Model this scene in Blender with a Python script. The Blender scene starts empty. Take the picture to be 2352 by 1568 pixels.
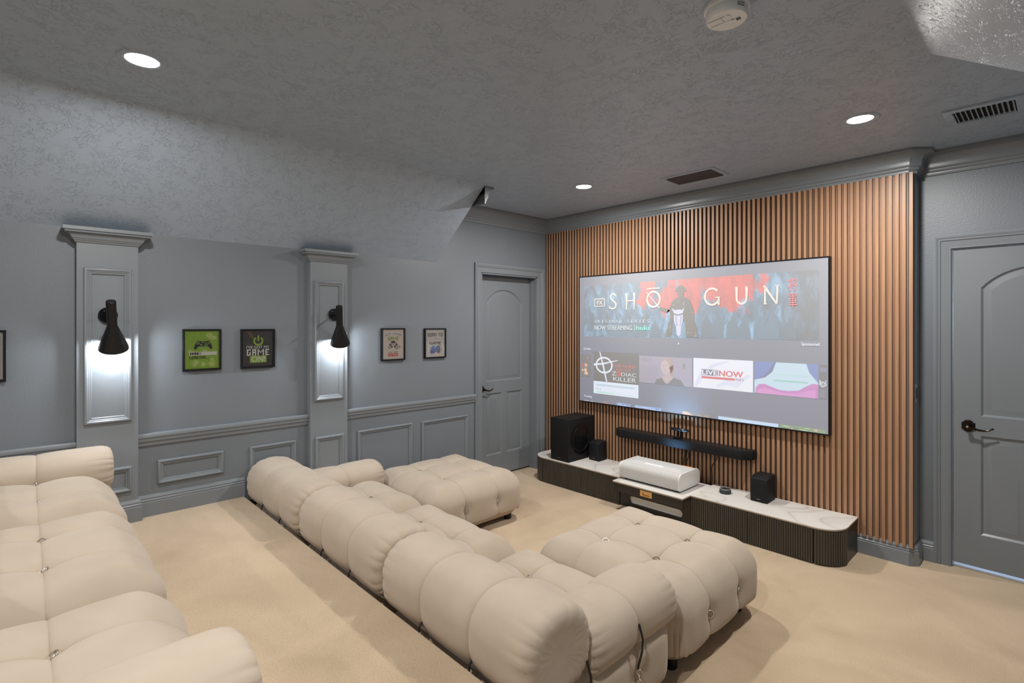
import bpy, bmesh, math, random
from mathutils import Vector, Matrix

random.seed(7)
SC = bpy.context.scene
COL = SC.collection
PI = math.pi

# ------------------------------------------------------------------ camera
cam_d = bpy.data.cameras.new('camera')
cam_d.sensor_fit = 'HORIZONTAL'
cam_d.sensor_width = 36.0
cam_d.lens = 1195.3 / 2352 * 36
cam_d.shift_y = -42.2 / 2352
cam_d.clip_start = 0.02
cam = bpy.data.objects.new('camera', cam_d)
cam.location = (3.841, -4.122, 1.548)
cam.rotation_euler = (PI / 2, 0, math.radians(46.68))
COL.objects.link(cam)
SC.camera = cam

# ------------------------------------------------------------------ world, exposure
world = bpy.data.worlds.new('world')
SC.world = world
world.use_nodes = True
world.node_tree.nodes['Background'].inputs[0].default_value = (0.5, 0.55, 0.62, 1)
world.node_tree.nodes['Background'].inputs[1].default_value = 0.15
vs = SC.view_settings
vs.view_transform = 'Standard'
vs.look = 'None'
vs.exposure = 0.28
vs.gamma = 1.0
vs.use_curve_mapping = False

DOWNLIGHT_W = 30.0
DOWNLIGHT_COL = (1.0, 0.97, 0.925)
SCONCE_W = 11.0
SCONCE_COL = (0.90, 0.95, 1.0)
SCREEN_GAIN = 1.0

# ------------------------------------------------------------------ dimensions
CEIL = 2.645
KNEE = 2.089
SLOPE_X = 0.67
SLOPE_END = -1.43
RISER_Z = 0.37
RISER_Y = -3.013
BACK_Y = -7.6
RIGHT_X = 4.22
RSLOPE_X = 3.455
RKNEE = 2.167
SW = 0.012          # plaster face of the screen wall
SW_X = 3.187        # its free end
REC_Y = 0.19        # recessed wall with the second door


# ------------------------------------------------------------------ materials
def new_mat(name):
    m = bpy.data.materials.new(name)
    m.use_nodes = True
    nt = m.node_tree
    b = nt.nodes['Principled BSDF']
    return m, nt, b


def setp(b, **k):
    names = {'color': 'Base Color', 'rough': 'Roughness', 'metal': 'Metallic', 'spec': 'Specular IOR Level',
             'sheen': 'Sheen Weight', 'sheen_rough': 'Sheen Roughness', 'coat': 'Coat Weight', 'coat_rough': 'Coat Roughness',
             'emit': 'Emission Color', 'emit_s': 'Emission Strength', 'alpha': 'Alpha'}
    for a, v in k.items():
        if isinstance(v, tuple) and len(v) == 3:
            v = (*v, 1)
        b.inputs[names[a]].default_value = v


def simple(name, color, rough=0.5, **k):
    m, nt, b = new_mat(name)
    setp(b, color=color, rough=rough, **k)
    return m


def texco(nt, scale=(1, 1, 1), kind='Object'):
    tc = nt.nodes.new('ShaderNodeTexCoord')
    mp = nt.nodes.new('ShaderNodeMapping')
    mp.inputs['Scale'].default_value = scale
    nt.links.new(tc.outputs[kind], mp.inputs[0])
    return mp.outputs[0]


def noise(nt, vec, scale, detail=3, rough=0.55, dist=0.0):
    n = nt.nodes.new('ShaderNodeTexNoise')
    n.inputs['Scale'].default_value = scale
    n.inputs['Detail'].default_value = detail
    n.inputs['Roughness'].default_value = rough
    n.inputs['Distortion'].default_value = dist
    nt.links.new(vec, n.inputs['Vector'])
    return n.outputs['Fac']


def ramp(nt, fac, stops, interp='LINEAR'):
    r = nt.nodes.new('ShaderNodeValToRGB')
    r.color_ramp.interpolation = interp
    els = r.color_ramp.elements
    while len(els) < len(stops):
        els.new(0.5)
    for e, (p, c) in zip(els, stops):
        e.position = p
        e.color = (*c, 1) if len(c) == 3 else c
    nt.links.new(fac, r.inputs[0])
    return r.outputs[0]


def bump(nt, b, height, strength=0.3, dist=0.01):
    n = nt.nodes.new('ShaderNodeBump')
    n.inputs['Strength'].default_value = strength
    n.inputs['Distance'].default_value = dist
    nt.links.new(height, n.inputs['Height'])
    nt.links.new(n.outputs[0], b.inputs['Normal'])
    return n


def mathn(nt, op, a, bval):
    n = nt.nodes.new('ShaderNodeMath')
    n.operation = op
    for i, v in enumerate((a, bval)):
        if isinstance(v, (int, float)):
            n.inputs[i].default_value = v
        else:
            nt.links.new(v, n.inputs[i])
    return n.outputs[0]


M = {}
WALL_C = (0.168, 0.188, 0.210)


def make_paint(name, rough, bscale, bdist, bstr, base=WALL_C):
    m, nt, b = new_mat(name)
    v = texco(nt)
    f = noise(nt, v, bscale, 4)
    c = noise(nt, v, 1.3, 2)
    col = ramp(nt, c, [(0.3, tuple(x * 0.95 for x in base)), (0.7, tuple(x * 1.05 for x in base))])
    nt.links.new(col, b.inputs['Base Color'])
    setp(b, rough=rough, spec=0.42)
    bump(nt, b, f, bstr, bdist)
    return m


M['wall'] = make_paint('wall_paint_grey', 0.42, 110, 0.004, 0.25)
M['trim'] = make_paint('trim_paint_grey', 0.30, 60, 0.002, 0.08, (0.198, 0.218, 0.238))


def make_ceiling():
    m, nt, b = new_mat('knockdown_ceiling_grey')
    v = texco(nt)
    f = noise(nt, v, 27, 4, 0.6, 1.0)
    ridge = mathn(nt, 'ABSOLUTE', mathn(nt, 'SUBTRACT', f, 0.5), 0)
    k = ramp(nt, ridge, [(0.0, (0, 0, 0)), (0.012, (0.25,) * 3), (0.03, (1, 1, 1))])
    brk = noise(nt, v, 13, 3)
    msk = ramp(nt, brk, [(0.42, (0, 0, 0)), (0.56, (1, 1, 1))])
    # lines only where the mask lets them through
    line = mathn(nt, 'MULTIPLY', mathn(nt, 'SUBTRACT', 1.0, k), msk)
    f2 = noise(nt, v, 90, 3)
    h = mathn(nt, 'SUBTRACT', mathn(nt, 'MULTIPLY', f2, 0.35), line)
    bump(nt, b, h, 0.55, 0.005)
    setp(b, color=(0.375, 0.445, 0.540), rough=0.42, spec=0.45)
    return m


M['ceil'] = make_ceiling()


def make_carpet():
    m, nt, b = new_mat('beige_carpet')
    v = texco(nt)
    patch = noise(nt, v, 1.7, 3, 0.55, 0.8)
    fine = noise(nt, v, 230, 3, 0.75)
    mid = noise(nt, v, 50, 3, 0.6)
    c1 = ramp(nt, patch, [(0.35, (0.490, 0.365, 0.235)), (0.65, (0.61, 0.465, 0.312))])
    c2 = ramp(nt, fine, [(0.28, (0.72, 0.70, 0.67)), (0.72, (1.18, 1.18, 1.18))])
    mx = nt.nodes.new('ShaderNodeMix')
    mx.data_type = 'RGBA'
    mx.blend_type = 'MULTIPLY'
    mx.inputs[0].default_value = 1.0
    nt.links.new(c1, mx.inputs[6])
    nt.links.new(c2, mx.inputs[7])
    nt.links.new(mx.outputs[2], b.inputs['Base Color'])
    setp(b, rough=0.95, spec=0.1, sheen=0.25, sheen_rough=0.6)
    bump(nt, b, mathn(nt, 'ADD', fine, mid), 0.6, 0.006)
    return m


M['carpet'] = make_carpet()


def make_velvet():
    m, nt, b = new_mat('cream_velvet')
    v = texco(nt)
    big = noise(nt, v, 5, 3)
    fine = noise(nt, v, 500, 2)
    c = ramp(nt, big, [(0.3, (0.450, 0.372, 0.292)), (0.7, (0.500, 0.418, 0.335))])
    nt.links.new(c, b.inputs['Base Color'])
    setp(b, rough=0.85, spec=0.15, sheen=0.2, sheen_rough=0.45)
    bump(nt, b, fine, 0.15, 0.001)
    return m


M['velvet'] = make_velvet()


def make_wood():
    m, nt, b = new_mat('brown_slat_wood')
    v = texco(nt, (60, 60, 1.2))
    oi = nt.nodes.new('ShaderNodeObjectInfo')
    add = nt.nodes.new('ShaderNodeVectorMath')
    add.operation = 'ADD'
    sc = nt.nodes.new('ShaderNodeVectorMath')
    sc.operation = 'SCALE'
    nt.links.new(oi.outputs['Location'], sc.inputs[0])
    sc.inputs['Scale'].default_value = 37.0
    nt.links.new(v, add.inputs[0])
    nt.links.new(sc.outputs[0], add.inputs[1])
    f = noise(nt, add.outputs[0], 2.2, 4, 0.6)
    c = ramp(nt, f, [(0.3, (0.300, 0.162, 0.092)), (0.7, (0.43, 0.250, 0.150))])
    nt.links.new(c, b.inputs['Base Color'])
    setp(b, rough=0.42, spec=0.4)
    bump(nt, b, f, 0.1, 0.001)
    return m


M['wood'] = make_wood()
M['wood_back'] = simple('brown_panel_backing', (0.27, 0.14, 0.078), 0.5)
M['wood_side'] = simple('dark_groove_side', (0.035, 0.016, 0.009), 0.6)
M['black'] = simple('matt_black_plastic', (0.008, 0.008, 0.009), 0.42, spec=0.35)
M['black_metal'] = simple('satin_black_metal', (0.007, 0.007, 0.008), 0.36, spec=0.35)
M['black_cloth'] = simple('black_speaker_cloth', (0.008, 0.008, 0.009), 0.6, spec=0.25)
M['black_gloss'] = simple('gloss_black', (0.006, 0.006, 0.007), 0.15)
M['strap'] = simple('black_strap', (0.015, 0.014, 0.013), 0.6)
M['frame_black'] = simple('black_frame', (0.005, 0.005, 0.006), 0.45, spec=0.25)
M['steel'] = simple('bright_steel', (0.62, 0.60, 0.56), 0.22, metal=1.0)
M['gold'] = simple('brushed_gold', (0.78, 0.52, 0.24), 0.3, metal=1.0)
M['gold_dark'] = simple('dark_gold', (0.35, 0.2, 0.07), 0.35, metal=1.0)
M['bronze'] = simple('oil_rubbed_bronze', (0.030, 0.022, 0.017), 0.28, metal=0.85)
M['white_plastic'] = simple('white_plastic', (0.76, 0.77, 0.78), 0.4)
M['proj_white'] = simple('projector_white', (0.72, 0.71, 0.69), 0.35)
M['white_interior'] = simple('white_interior', (0.90, 0.88, 0.84), 0.5)
M['orange'] = simple('orange_sticker', (0.85, 0.30, 0.02), 0.5)
M['grey_cloth'] = simple('charcoal_fabric', (0.035, 0.04, 0.045), 0.8)
M['light_ring'] = simple('grey_light_ring', (0.45, 0.47, 0.5), 0.4)
M['tan'] = simple('tan_edge', (0.42, 0.32, 0.24), 0.5)
M['dark_void'] = simple('duct_shade_black', (0.004, 0.004, 0.004), 0.9)  # near-black colour standing in for the shade inside the vents
M['grille'] = simple('dark_grille', (0.020, 0.021, 0.023), 0.5)
M['tile'] = simple('pale_hall_tile', (0.6, 0.6, 0.6), 0.3)


def make_fabric_grey():
    m, nt, b = new_mat('pale_grey_woven_fabric')
    v = texco(nt, (8, 120, 300))
    f = noise(nt, v, 6, 3, 0.6)
    c = ramp(nt, f, [(0.3, (0.46, 0.455, 0.44)), (0.7, (0.62, 0.61, 0.59))])
    nt.links.new(c, b.inputs['Base Color'])
    setp(b, rough=0.8)
    bump(nt, b, f, 0.3, 0.002)
    return m


M['proj_fabric'] = make_fabric_grey()


def make_stone():
    m, nt, b = new_mat('white_sintered_stone')
    v = texco(nt, (0.7, 1.6, 1))
    d = noise(nt, v, 1.3, 2, 0.5, 0.8)
    vein = mathn(nt, 'ABSOLUTE', mathn(nt, 'SUBTRACT', d, 0.5), 0)
    c = ramp(nt, vein, [(0.0, (0.50, 0.46, 0.42)), (0.006, (0.63, 0.60, 0.56)), (0.03, (0.68, 0.65, 0.61))])
    nt.links.new(c, b.inputs['Base Color'])
    setp(b, rough=0.35)
    return m


M['stone'] = make_stone()


def make_cabinet():
    m, nt, b = new_mat('dark_olive_lacquer')
    v = texco(nt, (40, 40, 2))
    f = noise(nt, v, 3, 3)
    c = ramp(nt, f, [(0.3, (0.046, 0.042, 0.032)), (0.7, (0.070, 0.063, 0.048))])
    nt.links.new(c, b.inputs['Base Color'])
    setp(b, rough=0.3, spec=0.5)
    return m


M['cab'] = make_cabinet()
M['cab_flat'] = simple('dark_lacquer_flat', (0.020, 0.018, 0.015), 0.38)


def make_glass():
    m = bpy.data.materials.new('picture_glass')
    m.use_nodes = True
    nt = m.node_tree
    nt.nodes.clear()
    out = nt.nodes.new('ShaderNodeOutputMaterial')
    mix = nt.nodes.new('ShaderNodeMixShader')
    tr = nt.nodes.new('ShaderNodeBsdfTransparent')
    gl = nt.nodes.new('ShaderNodeBsdfGlossy')
    gl.inputs['Roughness'].default_value = 0.03
    fr = nt.nodes.new('ShaderNodeFresnel')
    fr.inputs['IOR'].default_value = 1.45
    nt.links.new(fr.outputs[0], mix.inputs[0])
    nt.links.new(tr.outputs[0], mix.inputs[1])
    nt.links.new(gl.outputs[0], mix.inputs[2])
    nt.links.new(mix.outputs[0], out.inputs[0])
    return m


M['glass'] = make_glass()


def emit_mat(name, color, strength, base=(0.8, 0.8, 0.8)):
    m, nt, b = new_mat(name)
    setp(b, color=base, rough=0.6, emit=color, emit_s=strength)
    return m


M['lens'] = emit_mat('lamp_lens', (1.0, 0.95, 0.88), 14.0)
M['bulb'] = emit_mat('sconce_bulb', (0.92, 0.96, 1.0), 12.0)
M['lens_blue'] = emit_mat('projector_beam_window', (0.55, 0.72, 1.0), 0.9, (0.7, 0.7, 0.72))


def srgb(r, g, b):
    f = lambda c: c / 12.92 if c <= 0.04045 else ((c + 0.055) / 1.055) ** 2.4
    return (f(r / 255), f(g / 255), f(b / 255))


_ink = {}


def ink(c):
    """flat printed colour given as 0-255 sRGB"""
    if c not in _ink:
        _ink[c] = simple('print_%02x%02x%02x' % c, tuple(min(0.92, x * 1.2) for x in srgb(*c)), 0.55)
    return _ink[c]


_glow = {}
SCREEN_BASE = (0.29, 0.29, 0.292)


def glow(c):
    """projected colour on the screen, 0-255 sRGB"""
    if c not in _glow:
        m, nt, b = new_mat('projected_%02x%02x%02x' % c)
        setp(b, color=SCREEN_BASE, rough=0.7, spec=0.2, emit=srgb(*c), emit_s=0.64 * SCREEN_GAIN)
        _glow[c] = m
    return _glow[c]


# ------------------------------------------------------------------ mesh builder
class MB:
    def __init__(self):
        self.v = []
        self.f = []
        self.mi = []

    def add(self, verts, faces, mat=0):
        n = len(self.v)
        self.v += [tuple(p) for p in verts]
        self.f += [tuple(n + i for i in f) for f in faces]
        self.mi += [mat] * len(faces)
        return self

    def box(self, a, b, mat=0):
        x0, y0, z0 = a
        x1, y1, z1 = b
        V = [(x0, y0, z0), (x1, y0, z0), (x1, y1, z0), (x0, y1, z0), (x0, y0, z1), (x1, y0, z1), (x1, y1, z1), (x0, y1, z1)]
        F = [(0, 3, 2, 1), (4, 5, 6, 7), (0, 1, 5, 4), (1, 2, 6, 5), (2, 3, 7, 6), (3, 0, 4, 7)]
        return self.add(V, F, mat)

    def bm(self, bm, mat=0, mtx=None):
        bm.verts.index_update()
        V = [(mtx @ v.co) if mtx else v.co.copy() for v in bm.verts]
        F = [[v.index for v in f.verts] for f in bm.faces]
        self.add(V, F, mat)
        bm.free()
        return self

    def rbox(self, a, b, r=0.005, seg=2, mat=0):
        bm = bmesh.new()
        bmesh.ops.create_cube(bm, size=1)
        s = [b[i] - a[i] for i in range(3)]
        c = [(b[i] + a[i]) / 2 for i in range(3)]
        for v in bm.verts:
            v.co = Vector((c[0] + v.co.x * s[0], c[1] + v.co.y * s[1], c[2] + v.co.z * s[2]))
        bmesh.ops.bevel(bm, geom=list(bm.edges), offset=r, segments=seg, profile=0.5, affect='EDGES')
        return self.bm(bm, mat)

    def prism(self, poly, lo, hi, axis='z', mat=0, caps=True):
        """poly: 2D points; axis z: (x,y), axis x: (y,z), axis y: (x,z)"""
        def P(p, t):
            return {'z': (p[0], p[1], t), 'x': (t, p[0], p[1]), 'y': (p[0], t, p[1])}[axis]
        n = len(poly)
        V = [P(p, lo) for p in poly] + [P(p, hi) for p in poly]
        F = [(i, (i + 1) % n, n + (i + 1) % n, n + i) for i in range(n)]
        if caps:
            F += [tuple(range(n - 1, -1, -1)), tuple(range(n, 2 * n))]
        return self.add(V, F, mat)

    def rprism(self, poly, lo, hi, axis='z', r=0.004, seg=2, mat=0):
        t = MB().prism(poly, lo, hi, axis)
        bm = bmesh.new()
        vs_ = [bm.verts.new(p) for p in t.v]
        for f in t.f:
            bm.faces.new([vs_[i] for i in f])
        bmesh.ops.recalc_face_normals(bm, faces=list(bm.faces))
        cap = [e for e in bm.edges if e.calc_face_angle(0) > 0.6]
        bmesh.ops.bevel(bm, geom=cap, offset=r, segments=seg, profile=0.5, affect='EDGES')
        return self.bm(bm, mat)

    def lathe(self, prof, n=32, mtx=None, mat=0, close=True):
        """prof: (radius, height) along local z"""
        V = []
        F = []
        for r, h in prof:
            for k in range(n):
                a = 2 * PI * k / n
                V.append(Vector((r * math.cos(a), r * math.sin(a), h)))
        m = len(prof)
        for i in range(m - 1):
            for k in range(n):
                k2 = (k + 1) % n
                F.append((i * n + k, i * n + k2, (i + 1) * n + k2, (i + 1) * n + k))
        if close:
            F.append(tuple(range(n - 1, -1, -1)))
            F.append(tuple((m - 1) * n + k for k in range(n)))
        if mtx:
            V = [mtx @ p for p in V]
        return self.add(V, F, mat)

    def tube(self, pts, r, n=8, mat=0, caps=True):
        pts = [Vector(p) for p in pts]
        rr = r if isinstance(r, (list, tuple)) else [r] * len(pts)
        V = []
        F = []
        up = None
        for i, p in enumerate(pts):
            d = (pts[min(i + 1, len(pts) - 1)] - pts[max(i - 1, 0)]).normalized()
            if up is None:
                up = Vector((0, 0, 1)) if abs(d.z) < 0.9 else Vector((1, 0, 0))
            u = (up - d * up.dot(d)).normalized()
            up = u
            w = d.cross(u)
            for k in range(n):
                a = 2 * PI * k / n
                V.append(p + (u * math.cos(a) + w * math.sin(a)) * rr[i])
        m = len(pts)
        for i in range(m - 1):
            for k in range(n):
                k2 = (k + 1) % n
                F.append((i * n + k, i * n + k2, (i + 1) * n + k2, (i + 1) * n + k))
        if caps:
            F.append(tuple(range(n - 1, -1, -1)))
            F.append(tuple((m - 1) * n + k for k in range(n)))
        return self.add(V, F, mat)

    def torus(self, R, r, mtx, n=20, k=6, mat=0):
        V = []
        F = []
        for i in range(n):
            a = 2 * PI * i / n
            for j in range(k):
                b = 2 * PI * j / k
                q = R + r * math.cos(b)
                V.append(mtx @ Vector((q * math.cos(a), q * math.sin(a), r * math.sin(b))))
        for i in range(n):
            for j in range(k):
                F.append((i * k + j, ((i + 1) % n) * k + j, ((i + 1) % n) * k + (j + 1) % k, i * k + (j + 1) % k))
        return self.add(V, F, mat)

    def sweep(self, path, prof, plane, closed=False, mat=0, caps=True):
        """path: 2D points; prof: (offset to the left of the path, height); plane(a,b,h)->3D; mitred corners"""
        n = len(path)
        P = [Vector(p) for p in path]
        nor = []
        for i in range(n):
            def seg(a, b):
                d = (P[b] - P[a]).normalized()
                return Vector((-d.y, d.x))
            if closed:
                n1, n2 = seg((i - 1) % n, i), seg(i, (i + 1) % n)
            elif i == 0:
                n1 = n2 = seg(0, 1)
            elif i == n - 1:
                n1 = n2 = seg(n - 2, n - 1)
            else:
                n1, n2 = seg(i - 1, i), seg(i, i + 1)
            nor.append((n1 + n2) / (1 + n1.dot(n2)))
        k = len(prof)
        V = []
        F = []
        for i in range(n):
            for s, h in prof:
                q = P[i] + nor[i] * s
                V.append(plane(q.x, q.y, h))
        for i in range(n if closed else n - 1):
            j = (i + 1) % n
            for a in range(k - 1):
                F.append((i * k + a, j * k + a, j * k + a + 1, i * k + a + 1))
        if caps and not closed:
            F.append(tuple(range(k)))
            F.append(tuple((n - 1) * k + a for a in range(k - 1, -1, -1)))
        return self.add(V, F, mat)

    def mesh(self, name, mats, angle=35, shift=None, normals=True):
        me = bpy.data.meshes.new(name)
        V = self.v
        if shift is not None:
            V = [(p[0] - shift[0], p[1] - shift[1], p[2] - shift[2]) for p in V]
        me.from_pydata(V, [], self.f)
        for m in (mats if isinstance(mats, (list, tuple)) else [mats]):
            me.materials.append(m)
        me.polygons.foreach_set('material_index', self.mi)
        if normals:
            bm = bmesh.new()
            bm.from_mesh(me)
            bmesh.ops.recalc_face_normals(bm, faces=list(bm.faces))
            bm.to_mesh(me)
            bm.free()
        me.polygons.foreach_set('use_smooth', [True] * len(me.polygons))
        me.set_sharp_from_angle(angle=math.radians(angle))
        me.update()
        return me


def link(name, me, parent=None, loc=None):
    o = bpy.data.objects.new(name, me)
    COL.objects.link(o)
    if parent is not None:
        o.parent = parent
    if loc is not None:
        o.location = loc
    return o


def wloc(o):
    v = Vector((0, 0, 0))
    while o is not None:
        v += o.location
        o = o.parent
    return v


def part(name, mb, mats, parent, angle=35, label=None):
    """vertices in world coordinates (parents unrotated)"""
    o = link(name, mb.mesh(name, mats, angle, shift=wloc(parent)), parent)
    if label:
        o['label'] = label
    return o


def thing(name, label, cat, loc, rotz=0.0, group=None):
    o = bpy.data.objects.new(name, None)
    o.empty_display_size = 0.05
    COL.objects.link(o)
    o.location = loc
    o.rotation_euler = (0, 0, rotz)
    o['label'] = label
    o['category'] = cat
    if group:
        o['group'] = group
    return o


def struct(name, mb, mats, label=None, angle=35, parent=None):
    o = link(name, mb.mesh(name, mats, angle), parent)
    if parent is None:
        o['kind'] = 'structure'
        if label:
            o['label'] = label
    return o


def lamp(name, kind, loc, power, color, parent=None, **k):
    d = bpy.data.lights.new(name, kind)
    d.energy = power
    d.color = color
    for a, v in k.items():
        setattr(d, a, v)
    o = bpy.data.objects.new(name, d)
    COL.objects.link(o)
    if parent:
        o.parent = parent
        o.location = Vector(loc) - wloc(parent)
    else:
        o.location = loc
    return o


PLAN = lambda x, y, h: (x, y, h)
LEFT = lambda y, z, h: (h, y, z)          # left wall, h out of the wall


def arc(cx, cy, r, a0, a1, n):
    return [(cx + r * math.cos(math.radians(a0 + (a1 - a0) * i / n)), cy + r * math.sin(math.radians(a0 + (a1 - a0) * i / n))) for i in range(n + 1)]


# ================================================================== THE ROOM
# floor and riser
struct('floor', MB().box((-0.3, BACK_Y - 0.1, -0.1), (RIGHT_X + 0.3, 0.9, 0.0)), M['carpet'], 'beige cut pile carpet')
mb = MB()
mb.rprism([(BACK_Y, 0.0), (RISER_Y, 0.0), (RISER_Y, RISER_Z), (BACK_Y, RISER_Z)], 0.0, RIGHT_X, 'x', 0.012, 3)
struct('floor_riser', mb, M['carpet'], 'raised carpeted platform step')

# left wall with its door opening
D1A, D1B, D1T = -0.905, -0.130, 2.035
mb = MB()
mb.box((-0.14, BACK_Y, 0), (0, D1A, CEIL))
mb.box((-0.14, D1A, D1T), (0, D1B, CEIL))
mb.box((-0.14, D1B, 0), (0, 0.3, CEIL))
wall_left = struct('wall_left', mb, M['wall'], 'grey painted side wall with wainscot')

# screen wall: furred out, its free end clipped at 45 degrees
mb = MB()
mb.prism([(0, SW), (SW_X - 0.032, SW), (SW_X, SW + 0.03), (SW_X, REC_Y + 0.12), (0, REC_Y + 0.12)], 0, CEIL, 'z')
wall_screen = struct('wall_front', mb, M['trim'], 'furred out wall behind the screen')

# recessed wall with second door opening
D2A, D2B, D2T = 3.350, 4.125, 2.019
mb = MB()
mb.box((SW_X - 0.05, REC_Y, 0), (D2A, REC_Y + 0.12, CEIL))
mb.box((D2A, REC_Y, D2T), (D2B, REC_Y + 0.12, CEIL))
mb.box((D2B, REC_Y, 0), (RIGHT_X + 0.1, REC_Y + 0.12, CEIL))
struct('wall_recess', mb, M['wall'], 'grey recessed wall around the second door')

struct('wall_right', MB().box((RIGHT_X, BACK_Y, 0), (RIGHT_X + 0.12, REC_Y + 0.12, CEIL)), M['wall'])
struct('wall_back', MB().box((-0.14, BACK_Y - 0.12, 0), (RIGHT_X + 0.12, BACK_Y, CEIL)), M['wall'])

struct('ceiling', MB().box((-0.14, BACK_Y - 0.12, CEIL), (RIGHT_X + 0.12, REC_Y + 0.12, CEIL + 0.1)), M['ceil'], 'flat grey ceiling with knockdown texture')
mb = MB().prism([(-0.001, KNEE), (-0.001, CEIL + 0.001), (SLOPE_X, CEIL + 0.001)], BACK_Y, SLOPE_END, 'y')
struct('ceiling_slope_left', mb, M['ceil'], 'sloped ceiling over the side wall', angle=20)
mb = MB().prism([(RIGHT_X + 0.001, RKNEE), (RIGHT_X + 0.001, CEIL + 0.001), (RSLOPE_X, CEIL + 0.001)], BACK_Y, -1.45, 'y')
struct('ceiling_slope_right', mb, M['ceil'], 'sloped ceiling opposite', angle=20)

# beyond the doors: a little of the next room's floor
struct('floor_hall', MB().box((D2A + 0.005, REC_Y + 0.046, -0.1), (D2B - 0.005, REC_Y + 0.12, 0.004)).box((3.2, REC_Y + 0.12, -0.1), (4.3, 0.9, 0.004)), M['tile'])
struct('wall_hall', MB().box((3.1, 0.9, -0.1), (4.4, 0.95, 2.7)).box((3.1, REC_Y + 0.12, 2.6), (4.4, 0.95, 2.7)).box((3.05, REC_Y + 0.12, -0.1), (3.1, 0.95, 2.7)).box((4.4, REC_Y + 0.12, -0.1), (4.45, 0.95, 2.7)), M['tile'])
struct('wall_closet', MB().box((-0.7, -1.3, -0.1), (-0.65, 0.3, 2.7)).box((-0.7, -1.35, -0.1), (-0.14, -1.3, 2.7)).box((-0.7, 0.3, -0.1), (-0.14, 0.35, 2.7)).box((-0.7, -1.3, 2.6), (-0.14, 0.3, 2.7)).box((-0.7, -1.3, -0.1), (-0.14, 0.3, -0.0)), M['tile'])

# ------------------------------------------------------------------ slats, one by one
mb = MB().box((0.004, 0.006, 0.10), (SW_X - 0.030, SW + 0.001, 2.53))
part('slat_backing', mb, M['wood_back'], wall_screen)
PITCH, NSL = 0.03615, 88
sl_w, sl_d = 0.0205, 0.0175
Z0S, Z1S = 0.118, 2.507
mb = MB().prism([(-sl_w / 2, 0.006), (-sl_w / 2, -sl_d + 0.0075), (-sl_w / 2 + 0.0015, -sl_d + 0.006), (sl_w / 2 - 0.0015, -sl_d + 0.006), (sl_w / 2, -sl_d + 0.0075), (sl_w / 2, 0.006)], Z0S, Z1S, 'z')
mb.mi[0] = mb.mi[4] = 1          # groove sides take the darker second material
me = mb.mesh('slat', [M['wood'], M['wood_side']], 20)
for i in range(NSL):
    x = SW_X - 0.002 - sl_w / 2 - i * PITCH
    if x < 0.012:
        break
    link('slat', me, wall_screen, (x, 0, 0))

# ------------------------------------------------------------------ trims
CROWN = [(0.0, 2.503), (0.010, 2.503), (0.013, 2.510), (0.013, 2.522), (0.020, 2.526), (0.024, 2.534), (0.024, 2.540), (0.034, 2.548), (0.036, 2.556), (0.036, 2.561)]
CROWN += [(0.036 + 0.052 * (1 - math.cos(t)), 2.561 + 0.064 * math.sin(t)) for t in [PI / 2 * i / 9 for i in range(1, 10)]]
CROWN += [(0.095, 2.628), (0.095, CEIL), (0.0, CEIL)]
neg = lambda prof: [(-s, h) for s, h in prof]
mb = MB()
mb.sweep([(SLOPE_X, SLOPE_END), (0.0, SLOPE_END), (0.0, SW), (SW_X - 0.032, SW), (SW_X, SW + 0.03), (SW_X, REC_Y), (RIGHT_X, REC_Y), (RIGHT_X, -1.45)], neg(CROWN), PLAN)
struct('trim_1', mb, M['trim'], 'grey crown moulding under the ceiling')

BASE_P = [(0.0, 0.0), (0.018, 0.0), (0.018, 0.085), (0.014, 0.088), (0.016, 0.098), (0.011, 0.104), (0.013, 0.112), (0.008, 0.122), (0.004, 0.130), (0.0, 0.130)]
mb = MB()
mb.sweep([(2.60, SW), (SW_X - 0.032, SW), (SW_X, SW + 0.03), (SW_X, REC_Y), (D2A - 0.088, REC_Y)], [(-s * 1.0 - (0.004 if s > 0 else 0), h) for s, h in BASE_P], PLAN)
struct('baseboard_front', mb, M['trim'], 'grey moulded baseboard below the slats')
mb = MB()
up = [(s, h + RISER_Z) for s, h in BASE_P]
for a, b in ((-5.2, -3.897), (-3.614, RISER_Y)):
    mb.sweep([(0.0, a), (0.0, b)], neg(up), PLAN)
mb.sweep([(0.0, -3.897), (0.05, -3.897), (0.05, -3.614), (0.0, -3.614)], neg(up), PLAN)
mb.sweep([(0.0, RISER_Y + 0.001), (0.0, D1A - 0.09)], neg(BASE_P), PLAN)
struct('baseboard_left', mb, M['trim'], 'grey baseboard along the side wall')

RAIL = [(0.800, 0.0), (0.800, 0.010), (0.812, 0.014), (0.822, 0.014), (0.828, 0.022), (0.842, 0.026), (0.850, 0.026), (0.853, 0.032), (0.868, 0.034), (0.877, 0.030), (0.877, 0.0)]
mb = MB()
for a, b in ((BACK_Y + 0.5, -3.897), (-3.614, -2.580), (-2.293, -0.995)):
    mb.prism([(h, z) for z, h in RAIL], a, b, 'y')
struct('trim_2', mb, M['trim'], 'grey chair rail along the side wall')

MOULD = [(0.0, 0.0), (0.0, 0.010), (0.004, 0.016), (0.011, 0.018), (0.016, 0.013), (0.019, 0.013), (0.022, 0.009), (0.029, 0.008), (0.032, 0.004), (0.032, 0.0)]


def rect_mould(mb, y0, y1, z0, z1, x=0.0, w=1.0):
    mb.sweep([(y0, z0), (y1, z0), (y1, z1), (y0, z1)], [(s * w, h) for s, h in MOULD], lambda a, b, h: (x + h, a, b), closed=True)


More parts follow.
